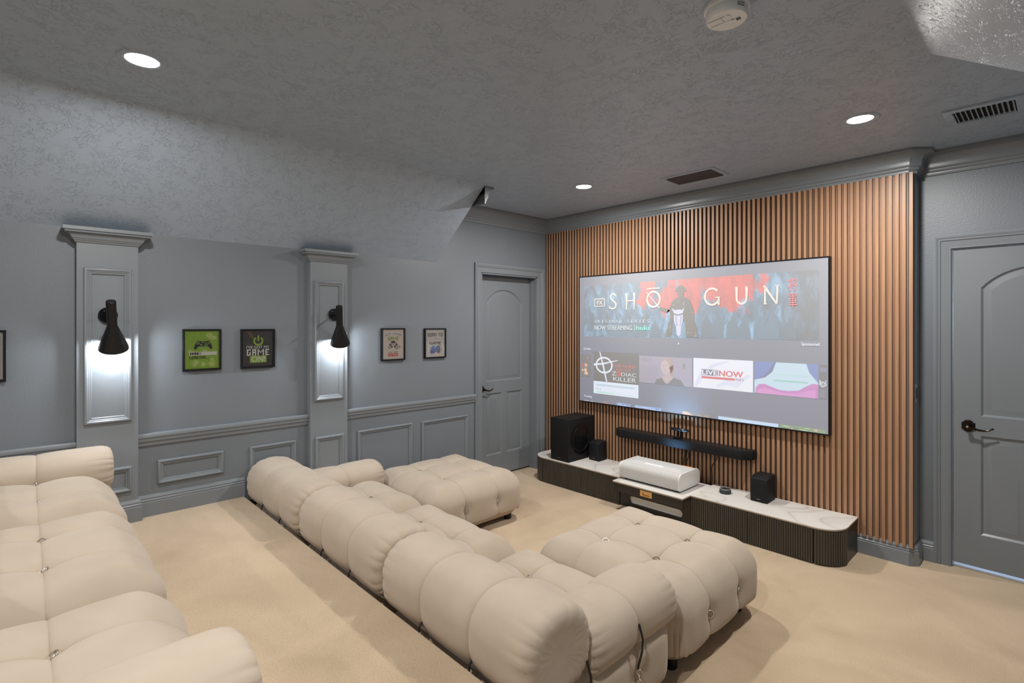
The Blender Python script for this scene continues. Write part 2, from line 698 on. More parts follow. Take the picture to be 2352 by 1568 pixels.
mb = MB()
rect_mould(mb, -3.511, -3.142, 0.555, 0.702)
rect_mould(mb, -2.981, -2.667, 0.20, 0.699)
rect_mould(mb, -2.186, -1.682, 0.20, 0.695)
rect_mould(mb, -1.588, -1.074, 0.20, 0.692)
rect_mould(mb, -4.85, -4.00, 0.555, 0.702)
struct('trim_3', mb, M['trim'], 'grey rectangular wainscot mouldings')

# pilasters with capitals: part of the wall
CAP = [(0.0, 2.003), (0.006, 2.003), (0.010, 2.012), (0.014, 2.014), (0.018, 2.022), (0.022, 2.024)]
CAP += [(0.022 + 0.026 * (1 - math.cos(t)) + 0.004 * math.sin(t), 2.024 + 0.030 * math.sin(t)) for t in [PI / 2 * i / 6 for i in range(1, 7)]]
CAP += [(0.053, 2.060), (0.053, 2.064), (0.062, 2.066), (0.062, 2.085), (-0.04, 2.085)]


def pilaster(n, y0, y1, zfloor):
    d = 0.05
    p = MB().box((-0.01, y0, 0), (d, y1, 2.05))
    o = struct('trim_%d' % n, p, M['trim'], 'grey pilaster with moulded capital')
    c = MB()
    c.sweep([(0.0, y0), (d, y0), (d, y1), (0.0, y1)], neg(CAP), PLAN)
    c.box((0.0, y0 - 0.06, 2.075), (d + 0.06, y1 + 0.06, 2.085))
    part('capital', c, M['trim'], o)
    m1 = MB()
    rect_mould(m1, y0 + 0.030, y1 - 0.032, 0.972, 1.863, d, 1.15)
    part('panel_moulding', m1, M['trim'], o)
    m2 = MB()
    rect_mould(m2, y0 + 0.034, y1 - 0.032, zfloor + 0.185, 0.704, d)
    part('panel_moulding', m2, M['trim'], o)


pilaster(4, -3.897, -3.614, RISER_Z)
pilaster(5, -2.580, -2.293, 0.02)


# ------------------------------------------------------------------ doors
def stile_mesh(W, H, holes, depth, T):
    """door leaf in (a, b) with moulded raised panels; face at h=0, back at h=-T"""
    bm = bmesh.new()
    loops = [[(0, 0), (W, 0), (W, H), (0, H)]] + holes
    edges = []
    for lp in loops:
        vv = [bm.verts.new((p[0], p[1], 0)) for p in lp]
        edges += [bm.edges.new((vv[i], vv[(i + 1) % len(vv)])) for i in range(len(vv))]
    bmesh.ops.triangle_fill(bm, use_beauty=True, edges=edges)
    mb = MB().bm(bm)
    for lp in holes:
        prof = [(0.0, 0.0), (0.004, -0.004), (0.012, -0.011), (0.022, -0.011), (0.046, -0.003), (0.050, -0.003)]
        mb.sweep(lp, prof, lambda a, b, h: (a, b, h), closed=True)
        n = len(lp)
        P = [Vector(p) for p in lp]
        inner = []
        for i in range(n):
            d1 = (P[i] - P[i - 1]).normalized()
            d2 = (P[(i + 1) % n] - P[i]).normalized()
            n1, n2 = Vector((-d1.y, d1.x)), Vector((-d2.y, d2.x))
            q = P[i] + (n1 + n2) / (1 + n1.dot(n2)) * 0.050
            inner.append((q.x, q.y, -0.003))
        mb.add(inner, [tuple(range(n))])
    mb.add([(0, 0, 0), (W, 0, 0), (W, H, 0), (0, H, 0), (0, 0, -T), (W, 0, -T), (W, H, -T), (0, H, -T)],
           [(0, 1, 5, 4), (1, 2, 6, 5), (2, 3, 7, 6), (3, 0, 4, 7), (4, 5, 6, 7)])
    return mb


def arch_panel(a0, a1, b0, b1, rise):
    w = (a1 - a0) / 2
    R = (w * w + rise * rise) / (2 * rise)
    cx, cy = (a0 + a1) / 2, b1 + rise - R
    t0 = math.degrees(math.atan2(b1 - cy, w))
    return [(a0, b0), (a1, b0)] + arc(cx, cy, R, t0, 180 - t0, 16)


def rect_panel(a0, a1, b0, b1):
    return [(a0, b0), (a1, b0), (a1, b1), (a0, b1)]


DW, DH = 0.757, 1.995
HOLES = [arch_panel(0.130, 0.627, 0.945, 1.745, 0.125), rect_panel(0.130, 0.343, 0.205, 0.825), rect_panel(0.413, 0.627, 0.205, 0.825)]
CASE = [(0.0, 0.0), (0.0, 0.006), (0.004, 0.011), (0.010, 0.011), (0.014, 0.007), (0.050, 0.012), (0.056, 0.019), (0.062, 0.019), (0.066, 0.014), (0.070, 0.018), (0.078, 0.021), (0.088, 0.021), (0.088, 0.0)]


def lever(parent, base, U, V, N, s=1):
    """handle at base; U along lever, N out of the door"""
    base, U, V, N = Vector(base), Vector(U), Vector(V), Vector(N)
    P = lambda a, b, h: base + U * a + V * b + N * h
    mb = MB()
    # escutcheon: rounded cross outline
    out = []
    out += arc(0, 0.012, 0.026, 20, 160, 10)
    out += [(-0.032, 0.022), (-0.032, -0.022)]
    out += arc(0, -0.012, 0.026, 200, 340, 10)
    out += [(0.032, -0.022), (0.032, 0.022)]
    n = len(out)
    for k, (sc, h) in enumerate(((1.0, 0.0), (1.0, 0.005), (0.88, 0.009))):
        mb.v += [tuple(P(a * sc, b * sc, h)) for a, b in out]
    F = []
    for k in range(2):
        F += [(k * n + i, k * n + (i + 1) % n, (k + 1) * n + (i + 1) % n, (k + 1) * n + i) for i in range(n)]
    F.append(tuple(2 * n + i for i in range(n)))
    mb.f += F
    mb.mi += [0] * len(F)
    part('rose_plate', mb, M['bronze'], parent)
    mb = MB()
    mb.tube([P(0, 0, 0.006), P(0, 0, 0.012), P(0, 0, 0.03), P(0, 0, 0.052)], [0.017, 0.015, 0.011, 0.013], 14)
    pts = []
    rad = []
    for i in range(12):
        t = i / 11
        pts.append(P(s * (0.0 + 0.115 * t), -0.012 * math.sin(t * PI * 0.9) * 1.0 - 0.006 * t + 0.018 * max(0, t - 0.8) / 0.2 * 0.5, 0.050 - 0.010 * t))
        rad.append(0.0085 - 0.004 * t)
    mb.tube(pts, rad, 10)
    e = pts[-1]
    mb.lathe([(0.0015, -0.006), (0.005, -0.004), (0.0065, 0), (0.005, 0.004), (0.0015, 0.006)], 10, Matrix.Translation(e))
    part('lever', mb, M['bronze'], parent)


# door on the side wall (set back in its jamb)
door1 = bpy.data.objects.new('door_1', None)
COL.objects.link(door1)
door1['kind'] = 'structure'
door1['label'] = 'grey arched panel door set back in its jamb'
door1.location = (-0.10, -0.50, 0)
leaf = stile_mesh(DW, DH, HOLES, 0.011, 0.035)
l1 = MB()
l1.f, l1.mi = leaf.f, leaf.mi
l1.v = [(-0.100 + p[2], -0.892 + p[0], 0.018 + p[1]) for p in leaf.v]
o = part('door_leaf', l1, M['trim'], door1, 20)
lever(door1, (-0.100, -0.822, 0.895), (0, 1, 0), (0, 0, 1), (1, 0, 0))
mb = MB()
mb.box((-0.14, D1A, 0), (0.001, D1A + 0.012, D1T)).box((-0.14, D1B - 0.012, 0), (0.001, D1B, D1T)).box((-0.14, D1A, D1T - 0.012), (0.001, D1B, D1T))
mb.box((-0.098, D1A + 0.012, 0), (-0.086, D1A + 0.022, D1T)).box((-0.098, D1B - 0.022, 0), (-0.06, D1B - 0.012, D1T))
part('jamb', mb, M['trim'], door1)
mb = MB()
mb.sweep([(D1B, 0.0), (D1B, D1T), (D1A, D1T), (D1A, 0.0)], neg(CASE), LEFT)
part('casing', mb, M['trim'], door1)

# door in the recess
door2 = bpy.data.objects.new('door_2', None)
COL.objects.link(door2)
door2['kind'] = 'structure'
door2['label'] = 'grey arched panel door beside the slatted wall'
door2.location = (3.73, REC_Y, 0)
l2 = MB()
l2.f, l2.mi = leaf.f, leaf.mi
l2.v = [(3.358 + p[0], REC_Y + 0.010 - p[2], 0.032 + p[1] * 0.993) for p in leaf.v]
part('door_leaf', l2, M['trim'], door2, 20)
lever(door2, (3.430, REC_Y + 0.010, 0.905), (1, 0, 0), (0, 0, 1), (0, -1, 0))
mb = MB()
mb.tube([(3.430, REC_Y - 0.045, 0.905), (3.430, REC_Y - 0.049, 0.905)], [0.008, 0.006], 12)
part('lock_button', mb, M['steel'], door2)
mb = MB()
mb.box((D2A, REC_Y + 0.001, 0), (D2A + 0.005, REC_Y + 0.12, D2T)).box((D2B - 0.005, REC_Y + 0.001, 0), (D2B, REC_Y + 0.12, D2T)).box((D2A, REC_Y + 0.001, D2T - 0.004), (D2B, REC_Y + 0.12, D2T))
part('jamb', mb, M['trim'], door2)
mb = MB()
mb.sweep([(D2A, 0.0), (D2A, D2T), (D2B, D2T), (D2B, 0.0)], CASE, lambda x, z, h: (x, REC_Y - h, z))
part('casing', mb, M['trim'], door2)
lamp('hall_lamp', 'POINT', (3.75, 0.7, 1.6), 45, (0.55, 0.72, 1.0), shadow_soft_size=0.1)
lamp('closet_lamp', 'POINT', (-0.4, -0.5, 1.2), 2.5, (0.55, 0.72, 1.0), shadow_soft_size=0.1)

# ------------------------------------------------------------------ door switch plate on the clipped wall end
t = thing('wall_switch', 'thin steel door plate on the narrow return beside the slats', 'switch', (SW_X, 0.075, 1.095))
part('plate', MB().rbox((SW_X, 0.048, 1.04), (SW_X + 0.003, 0.108, 1.155), 0.001), M['steel'], t)
part('rocker', MB().rbox((SW_X + 0.003, 0.066, 1.065), (SW_X + 0.005, 0.092, 1.13), 0.0008), M['black'], t)


# ================================================================== LAMPS
def downlight(x, y, label, power=None):
    t = thing('recessed_downlight', label, 'ceiling light', (x, y, CEIL), group='recessed ceiling lights')
    r = MB().lathe([(0.060, 0.0), (0.060, -0.003), (0.066, -0.006), (0.086, -0.005), (0.092, 0.0)], 40, Matrix.Translation((x, y, CEIL)), close=False)
    part('trim_ring', r, M['ceil'], t)
    part('lens', MB().lathe([(0.0005, -0.0030), (0.060, -0.0030), (0.060, -0.0005)], 40, Matrix.Translation((x, y, CEIL)), close=False), M['lens'], t)
    l = lamp('downlight_lamp', 'AREA', (x, y, CEIL - 0.008), power or DOWNLIGHT_W, DOWNLIGHT_COL, t, shape='DISK', size=0.11)
    return t


downlight(1.205, -3.755, 'glowing recessed ceiling light above the two sconces, nearest the sloped ceiling', 19.0)
downlight(1.195, -0.835, 'glowing recessed ceiling light by the crown corner, beside the dark ceiling vent')
downlight(3.090, -0.843, 'glowing recessed ceiling light near the bladed ceiling vent')
downlight(3.090, -3.755, 'recessed ceiling light above the viewer', 24.0)
downlight(1.205, -6.60, 'unseen recessed ceiling light added at the rear beside the slope', 20.0)  # unseen rear pair, assumed there and added for ambient light
downlight(3.090, -6.60, 'unseen recessed ceiling light added at the rear of the room', 20.0)  # second of the added rear pair, out of view


def sconce(plate, top, rim, label):
    """plate centre on the pilaster; top of the tube; centre of the shade's rim"""
    plate, top, rim = Vector(plate), Vector(top), Vector(rim)
    t = thing('wall_sconce', label, 'wall lamp', plate, group='black wall sconces')
    mp = Matrix.Translation(plate) @ Matrix.Rotation(PI / 2, 4, 'Y')
    part('wall_plate', MB().lathe([(0.046, 0.0), (0.046, 0.006), (0.043, 0.010), (0.0005, 0.010)], 32, mp), M['black_gloss'], t)
    for a in (-0.9, 2.2):
        q = plate + Vector((0.010, 0.03 * math.cos(a), 0.03 * math.sin(a)))
        part('screw', MB().lathe([(0.004, 0), (0.003, 0.002), (0.0004, 0.002)], 10, Matrix.Translation(q) @ Matrix.Rotation(PI / 2, 4, 'Y')), M['steel'], t)
    ax = (rim - top)
    Ltot = ax.length
    d = ax.normalized()
    rot = d.to_track_quat('Z', 'Y').to_matrix().to_4x4()
    ms = Matrix.Translation(top) @ rot
    Lt = Ltot * 0.50
    prof = [(0.0005, 0.0), (0.0215, 0.0), (0.0235, 0.002), (0.0235, Lt), (0.025, Lt + 0.006), (0.070, Ltot - 0.012), (0.0715, Ltot), (0.0700, Ltot), (0.0685, Ltot - 0.012), (0.0235, Lt + 0.008), (0.021, Lt), (0.0005, Lt)]
    part('shade', MB().lathe(prof, 40, ms, close=False), M['black_metal'], t)
    mid = top + d * (Ltot * 0.33)
    part('arm', MB().tube([plate + Vector((0.008, 0, 0)), plate + (mid - plate) * 0.5, mid - (mid - plate) * 0.06], 0.007, 10), M['black_metal'], t)
    bc = top + d * (Ltot - 0.040)
    part('bulb', MB().lathe([(0.0005, -0.028), (0.012, -0.024), (0.014, -0.012), (0.024, 0.006), (0.026, 0.018), (0.020, 0.030), (0.010, 0.036), (0.0005, 0.037)], 20, Matrix.Translation(bc) @ rot, close=False), M['bulb'], t)
    l = lamp('sconce_lamp', 'POINT', top + d * (Ltot - 0.004), SCONCE_W, SCONCE_COL, t, shadow_soft_size=0.030)
    return t


sconce((0.055, -3.758, 1.593), (0.270, -3.766, 1.668), (0.125, -3.739, 1.405), 'black cone wall sconce on the pilaster nearest the long sofa, plain facing shade')
sconce((0.055, -2.400, 1.612), (0.250, -2.452, 1.669), (0.125, -2.386, 1.395), 'black cone wall sconce on the pilaster nearer the door, between the poster pairs')

# ================================================================== CEILING FITTINGS
t = thing('ceiling_vent', 'dark long-louvred ceiling vent above the screen', 'vent', (1.945, -0.465, CEIL), group='ceiling vents')
vx0, vx1, vy0, vy1 = 1.735, 2.155, -0.60, -0.335
mb = MB()
mb.sweep([(vx0, vy0), (vx1, vy0), (vx1, vy1), (vx0, vy1)], [(0.0, CEIL), (0.002, CEIL - 0.006), (0.028, CEIL - 0.008), (0.032, CEIL - 0.002), (0.032, CEIL)], PLAN, closed=True)
part('frame', mb, M['ceil'], t)
part('duct_shade', MB().box((vx0 + 0.03, vy0 + 0.03, CEIL - 0.0012), (vx1 - 0.03, vy1 - 0.03, CEIL - 0.0004)), M['dark_void'], t)  # flat black sheet in place of the unlit opening behind the louvres
for i in range(7):
    y = vy0 + 0.052 + i * 0.0265
    part('louvre', MB().prism([(y, CEIL - 0.002), (y + 0.004, CEIL - 0.002), (y + 0.024, CEIL - 0.013), (y + 0.020, CEIL - 0.013)], vx0 + 0.032, vx1 - 0.032, 'x'), M['grille'], t)
t = thing('ceiling_vent', 'grey bladed ceiling vent in front of the second door', 'vent', (3.55, -0.50, CEIL), group='ceiling vents')
vx0, vx1, vy0, vy1 = 3.405, 3.715, -0.645, -0.365
mb = MB()
mb.sweep([(vx0, vy0), (vx1, vy0), (vx1, vy1), (vx0, vy1)], [(0.0, CEIL), (0.0, CEIL - 0.010), (0.003, CEIL - 0.012), (0.036, CEIL - 0.012), (0.038, CEIL - 0.002)], PLAN, closed=True)
part('frame', mb, M['ceil'], t)
part('duct_shade', MB().box((vx0 + 0.03, vy0 + 0.03, CEIL - 0.0012), (vx1 - 0.03, vy1 - 0.03, CEIL - 0.0004)), M['dark_void'], t)  # black sheet again stands for the shade behind the blades
for i in range(12):
    x = vx0 + 0.042 + i * 0.0198
    part('louvre', MB().prism([(x, CEIL - 0.001), (x + 0.0015, CEIL - 0.001), (x + 0.0095, CEIL - 0.012), (x + 0.008, CEIL - 0.012)], vy0 + 0.037, vy1 - 0.037, 'y'), M['ceil'], t)

# ------------------------------------------------------------------ text helper
_text = {}


def text_geo(s, bold=0.0):
    key = (s, bold)
    if key not in _text:
        cu = bpy.data.curves.new('lettering', 'FONT')
        cu.body = s
        cu.size = 1.0
        cu.resolution_u = 3
        cu.offset = bold
        o = bpy.data.objects.new('lettering', cu)
        COL.objects.link(o)
        dg = bpy.context.evaluated_depsgraph_get()
        me = bpy.data.meshes.new_from_object(o.evaluated_get(dg))
        V = [(v.co.x, v.co.y) for v in me.vertices]
        F = [tuple(p.vertices) for p in me.polygons]
        bpy.data.objects.remove(o)
        bpy.data.curves.remove(cu)
        bpy.data.meshes.remove(me)
        xs = [p[0] for p in V]
        ys = [p[1] for p in V]
        x0, x1, y0, y1 = min(xs), max(xs), min(ys), max(ys)
        V = [((p[0] - x0) / (x1 - x0), (p[1] - y0) / (y1 - y0)) for p in V]
        _text[key] = (V, F)
    return _text[key]


SMX, SMY = 3.040, -2.345
t = thing('smoke_detector', 'round white smoke detector on the ceiling', 'smoke alarm', (SMX, SMY, CEIL))
mt = Matrix.Translation((SMX, SMY, CEIL))
part('mounting_ring', MB().lathe([(0.074, 0.0), (0.076, -0.006), (0.074, -0.016), (0.066, -0.018), (0.062, -0.010)], 48, mt, close=False), M['white_plastic'], t)
part('body', MB().lathe([(0.062, -0.008), (0.068, -0.020), (0.0675, -0.044), (0.064, -0.050), (0.0005, -0.052)], 48, mt, close=False), M['white_plastic'], t)
part('test_button', MB().lathe([(0.012, -0.051), (0.0115, -0.0545), (0.0005, -0.0550)], 24, Matrix.Translation((SMX + 0.012, SMY - 0.022, CEIL)), close=False), M['white_plastic'], t)
for k in range(3):
    a = SMX + 0.028 + k * 0.005
    part('sound_slot', MB().box((a, SMY + 0.006, CEIL - 0.0532), (a + 0.0022, SMY + 0.022, CEIL - 0.0518)), M['black'], t)
part('status_light', MB().box((SMX + 0.016, SMY + 0.004, CEIL - 0.0534), (SMX + 0.024, SMY + 0.0062, CEIL - 0.0518)), ink((90, 150, 70)), t)
part('cover_seam', MB().box((SMX - 0.055, SMY - 0.0325, CEIL - 0.0526), (SMX + 0.02, SMY - 0.0315, CEIL - 0.0512)).box((SMX - 0.055, SMY + 0.0005, CEIL - 0.0526), (SMX + 0.02, SMY + 0.0015, CEIL - 0.0512)).box((SMX - 0.008, SMY - 0.032, CEIL - 0.0526), (SMX - 0.007, SMY + 0.001, CEIL - 0.0512)), ink((150, 147, 142)), t)
mb = MB()
for s, zc in (('DO NOT PAINT', -0.0285), ('REPLACE BY', -0.0365)):
    V, F = text_geo(s, 0.02)
    # facing the viewer's side of the rim
    pts = []
    for u, v in V:
        a = math.radians(-36 + 24 * u)
        pts.append((SMX + 0.0686 * math.cos(a), SMY + 0.0686 * math.sin(a), CEIL + zc + 0.006 * v))
    mb.add(pts, F)
part('rim_lettering', mb, M['black'], t)


# ================================================================== FLAT ARTWORK
class Art:
    """flat print on a plane: origin, right, up, outward"""

    def __init__(self, origin, U, V, N, matf=ink):
        self.o, self.U, self.V, self.N = Vector(origin), Vector(U), Vector(V), Vector(N)
        self.mb = MB()
        self.cols = []
        self.matf = matf
        self.dz = 0.00015

    def P(self, a, b, layer):
        return self.o + self.U * a + self.V * b + self.N * (self.dz * layer)

    def ci(self, c):
        if c not in self.cols:
            self.cols.append(c)
        return self.cols.index(c)

    def poly(self, pts, c, layer=1):
        bm = bmesh.new()
        vv = [bm.verts.new((p[0], p[1], 0)) for p in pts]
        es = [bm.edges.new((vv[i], vv[(i + 1) % len(vv)])) for i in range(len(vv))]
        bmesh.ops.triangle_fill(bm, use_beauty=True, edges=es)
        bm.verts.index_update()
        self.mb.add([self.P(v.co.x, v.co.y, layer) for v in bm.verts], [[v.index for v in f.verts] for f in bm.faces], self.ci(c))
        bm.free()

    def rect(self, x0, y0, x1, y1, c, layer=1, r=0.0):
        if r > 0:
            pts = arc(x1 - r, y0 + r, r, -90, 0, 5) + arc(x1 - r, y1 - r, r, 0, 90, 5) + arc(x0 + r, y1 - r, r, 90, 180, 5) + arc(x0 + r, y0 + r, r, 180, 270, 5)
            n = len(pts)
            self.mb.add([self.P(a, b, layer) for a, b in pts], [tuple(range(n))], self.ci(c))
        else:
            self.mb.add([self.P(x0, y0, layer), self.P(x1, y0, layer), self.P(x1, y1, layer), self.P(x0, y1, layer)], [(0, 1, 2, 3)], self.ci(c))

    def ell(self, cx, cy, rx, ry, c, layer=1, n=24, rot=0.0):
        cr, sr = math.cos(rot), math.sin(rot)
        pts = []
        for k in range(n):
            a = 2 * PI * k / n
            x, y = rx * math.cos(a), ry * math.sin(a)
            pts.append((cx + x * cr - y * sr, cy + x * sr + y * cr))
        self.mb.add([self.P(a, b, layer) for a, b in pts], [tuple(range(n))], self.ci(c))

    def ribbon(self, pts, w, c, layer=1, closed=False):
        P = [Vector(p) for p in pts]
        n = len(P)
        ws = w if isinstance(w, (list, tuple)) else [w] * n
        L, R = [], []
        for i in range(n):
            if closed:
                d = P[(i + 1) % n] - P[i - 1]
            else:
                d = P[min(i + 1, n - 1)] - P[max(i - 1, 0)]
            d.normalize()
            nn = Vector((-d.y, d.x)) * ws[i] / 2
            L.append(P[i] + nn)
            R.append(P[i] - nn)
        V = [self.P(p.x, p.y, layer) for p in L] + [self.P(p.x, p.y, layer) for p in R]
        F = [(i, (i + 1) % n, n + (i + 1) % n, n + i) for i in range(n if closed else n - 1)]
        self.mb.add(V, F, self.ci(c))

    def text(self, s, x0, y0, x1, y1, c, layer=2, bold=0.0, bend=0.0):
        """bold: stroke thickened by overlaid copies, as a share of the letter height"""
        V, F = text_geo(s)
        b = bold * (y1 - y0) * 0.9
        copies = [(0, 0)] if bold < 0.009 else [(-b, 0), (b, 0), (0, b * 0.6), (0, -b * 0.6)]
        for n, (dx, dy) in enumerate(copies):
            pts = []
            for u, v in V:
                yy = y0 + b * 0.6 + (y1 - y0 - b * 1.2) * v + bend * (1 - (2 * u - 1) ** 2)
                pts.append(self.P(x0 + b + (x1 - x0 - 2 * b) * u + dx, yy + dy, layer + n * 0.12))
            self.mb.add(pts, F, self.ci(c))

    def pixels(self, s, x0, y0, x1, y1, c, layer=2):
        rows = [[] for _ in range(5)]
        for ch in s:
            g = PIX[ch]
            for r in range(5):
                rows[r].append(g[r])
        total = sum(len(g) for g in rows[0]) + len(s) - 1
        cw, chh = (x1 - x0) / total, (y1 - y0) / 5
        for r in range(5):
            k = 0
            for g in rows[r]:
                for b in g:
                    if b == '#':
                        self.rect(x0 + k * cw, y1 - (r + 1) * chh, x0 + (k + 1) * cw, y1 - r * chh, c, layer)
                    k += 1
                k += 1

    def splat(self, cx, cy, r, c, layer, spikes=11, var=0.5):
        pts = []
        for k in range(spikes * 2):
            a = 2 * PI * k / (spikes * 2) + random.uniform(-0.08, 0.08)
            q = r * (random.uniform(0.85, 1.0 + var) if k % 2 == 0 else random.uniform(0.5, 0.72))
            pts.append((cx + q * math.cos(a), cy + q * math.sin(a)))
        self.poly(pts, c, layer)

    def build(self, name, parent, label=None):
        return part(name, self.mb, [self.matf(c) for c in self.cols], parent, 30, label)


PIX = {'L': ['#..', '#..', '#..', '#..', '###'], 'O': ['####', '#..#', '#..#', '#..#', '####'], 'A': ['###', '#.#', '###', '#.#', '#.#'],
       'D': ['##.', '#.#', '#.#', '#.#', '##.'], 'I': ['###', '.#.', '.#.', '.#.', '###'], 'N': ['#..#', '##.#', '#.##', '#..#', '#..#'],
       'G': ['###', '#..', '#.#', '#.#', '###'], '.': ['.', '.', '.', '.', '#'], 'B': ['###', '#.#', '##.', '#.#', '###'],
       'R': ['###', '#.#', '##.', '#.#', '#.#'], 'T': ['###', '.#.', '.#.', '.#.', '.#.'], 'E': ['###', '#..', '##.', '#..', '###'],
       'M': ['#...#', '##.##', '#.#.#', '#...#', '#...#'], ' ': ['..', '..', '..', '..', '..']}


def gamepad(A, cx, cy, s, body, layer):
    half = [(0, 0.33), (0.36, 0.34), (0.50, 0.40), (0.68, 0.36), (0.80, 0.10), (0.95, -0.36), (0.96, -0.54), (0.86, -0.62), (0.74, -0.58), (0.54, -0.32), (0.42, -0.27), (0, -0.27)]
    pts = [(cx + x * s, cy + y * s) for x, y in half] + [(cx - x * s, cy + y * s) for x, y in half[-2:0:-1]]
    A.poly(pts, body, layer)


def picture(y0, y1, z0, z1, label, draw):
    t = thing('framed_poster', label, 'picture', (0, (y0 + y1) / 2, z0), group='framed game posters')
    fw, dp = 0.0115, 0.022
    mb = MB()
    mb.sweep([(y0, z0), (y1, z0), (y1, z1), (y0, z1)], [(0.0, 0.0005), (0.0, dp - 0.001), (0.001, dp), (fw - 0.001, dp), (fw, dp - 0.001), (fw, 0.0005)], LEFT, closed=True)
    part('frame', mb, M['frame_black'], t)
    A = Art((0.010, y0, z0), (0, 1, 0), (0, 0, 1), (1, 0, 0))
    draw(A, y1 - y0, z1 - z0)
    A.build('print', t)
    part('glass_pane', MB().box((0.0165, y0 + fw, z0 + fw), (0.0180, y1 - fw, z1 - fw)), M['glass'], t)


def poster_loading(A, w, h):
    G1, G2 = (150, 186, 62), (192, 208, 128)
    A.rect(0.01, 0.01, w - 0.01, h - 0.01, G1, 0)
    for k in range(46):
        cx, cy = random.uniform(0.02, w - 0.02), random.uniform(0.02, h - 0.02)
        if k < 12:
            A.splat(min(max(cx, 0.04), w - 0.04), min(max(cy, 0.04), h - 0.04), random.uniform(0.012, 0.022), G2, 1 + k * 0.15, 9, 0.4)
        else:
            A.ell(cx, cy, random.uniform(0.001, 0.004), random.uniform(0.001, 0.004), G2, 1 + k * 0.15, 10)
    gamepad(A, 0.116, 0.170, 0.058, (150, 190, 70), 12)
    gamepad(A, 0.116, 0.170, 0.055, (44, 47, 52), 13)
    gr = (158, 196, 80)
    A.ribbon([(0.086 + 0.008 * math.cos(a), 0.178 + 0.008 * math.sin(a)) for a in [2 * PI * k / 16 for k in range(16)]], 0.0025, gr, 14, True)
    A.ribbon([(0.131 + 0.008 * math.cos(a), 0.166 + 0.008 * math.sin(a)) for a in [2 * PI * k / 16 for k in range(16)]], 0.0025, gr, 14, True)
    A.ell(0.131, 0.166, 0.003, 0.003, gr, 14, 10)
    A.ell(0.086, 0.178, 0.003, 0.003, gr, 14, 10)
    A.rect(0.1015, 0.158, 0.1055, 0.172, gr, 14)
    A.rect(0.0965, 0.163, 0.1105, 0.167, gr, 14)
    for a, b in ((0.149, 0.184), (0.149, 0.172), (0.143, 0.178), (0.155, 0.178)):
        A.ell(a, b, 0.003, 0.003, gr, 14, 10)
    A.rect(0.104, 0.180, 0.128, 0.183, gr, 14)
    A.rect(0.036, 0.098, 0.196, 0.121, (232, 224, 218), 12, 0.006)
    for k, (a, b) in enumerate(((0.042, 0.050), (0.053, 0.062), (0.065, 0.076), (0.078, 0.088), (0.091, 0.094), (0.098, 0.101))):
        A.rect(a, 0.102, b, 0.117, (44, 40, 40), 13)
    A.pixels('LOADING...', 0.038, 0.075, 0.150, 0.093, (35, 38, 30), 12)


def poster_gameon(A, w, h):
    A.rect(0.01, 0.01, w - 0.01, h - 0.01, (66, 62, 60), 0)
    for k in range(26):
        A.splat(random.uniform(0.045, w - 0.045), random.uniform(0.045, h - 0.045), random.uniform(0.010, 0.02), (80, 75, 72) if k % 2 else (58, 54, 53), 1 + k * 0.2, 9, 0.5)
    A.poly([(0.040, 0.250), (0.055, 0.252), (0.085, 0.218), (0.075, 0.200), (0.062, 0.210)], (120, 84, 40), 9)
    gr = (158, 192, 66)
    A.ribbon([(0.112 + 0.027 * math.cos(a), 0.186 + 0.027 * math.sin(a)) for a in [math.radians(128 + 284 * k / 20) for k in range(21)]], 0.0115, gr, 10)
    A.rect(0.1065, 0.184, 0.1175, 0.224, gr, 11, 0.005)
    A.text("I'VE GOT MY", 0.036, 0.133, 0.184, 0.153, (232, 228, 222), 10, 0.02)
    A.pixels('GAME', 0.038, 0.085, 0.184, 0.129, (228, 222, 218), 10)
    A.rect(0.058, 0.036, 0.166, 0.084, gr, 10, 0.004)
    A.text('ON!', 0.068, 0.042, 0.158, 0.080, (232, 228, 222), 11, 0.02)


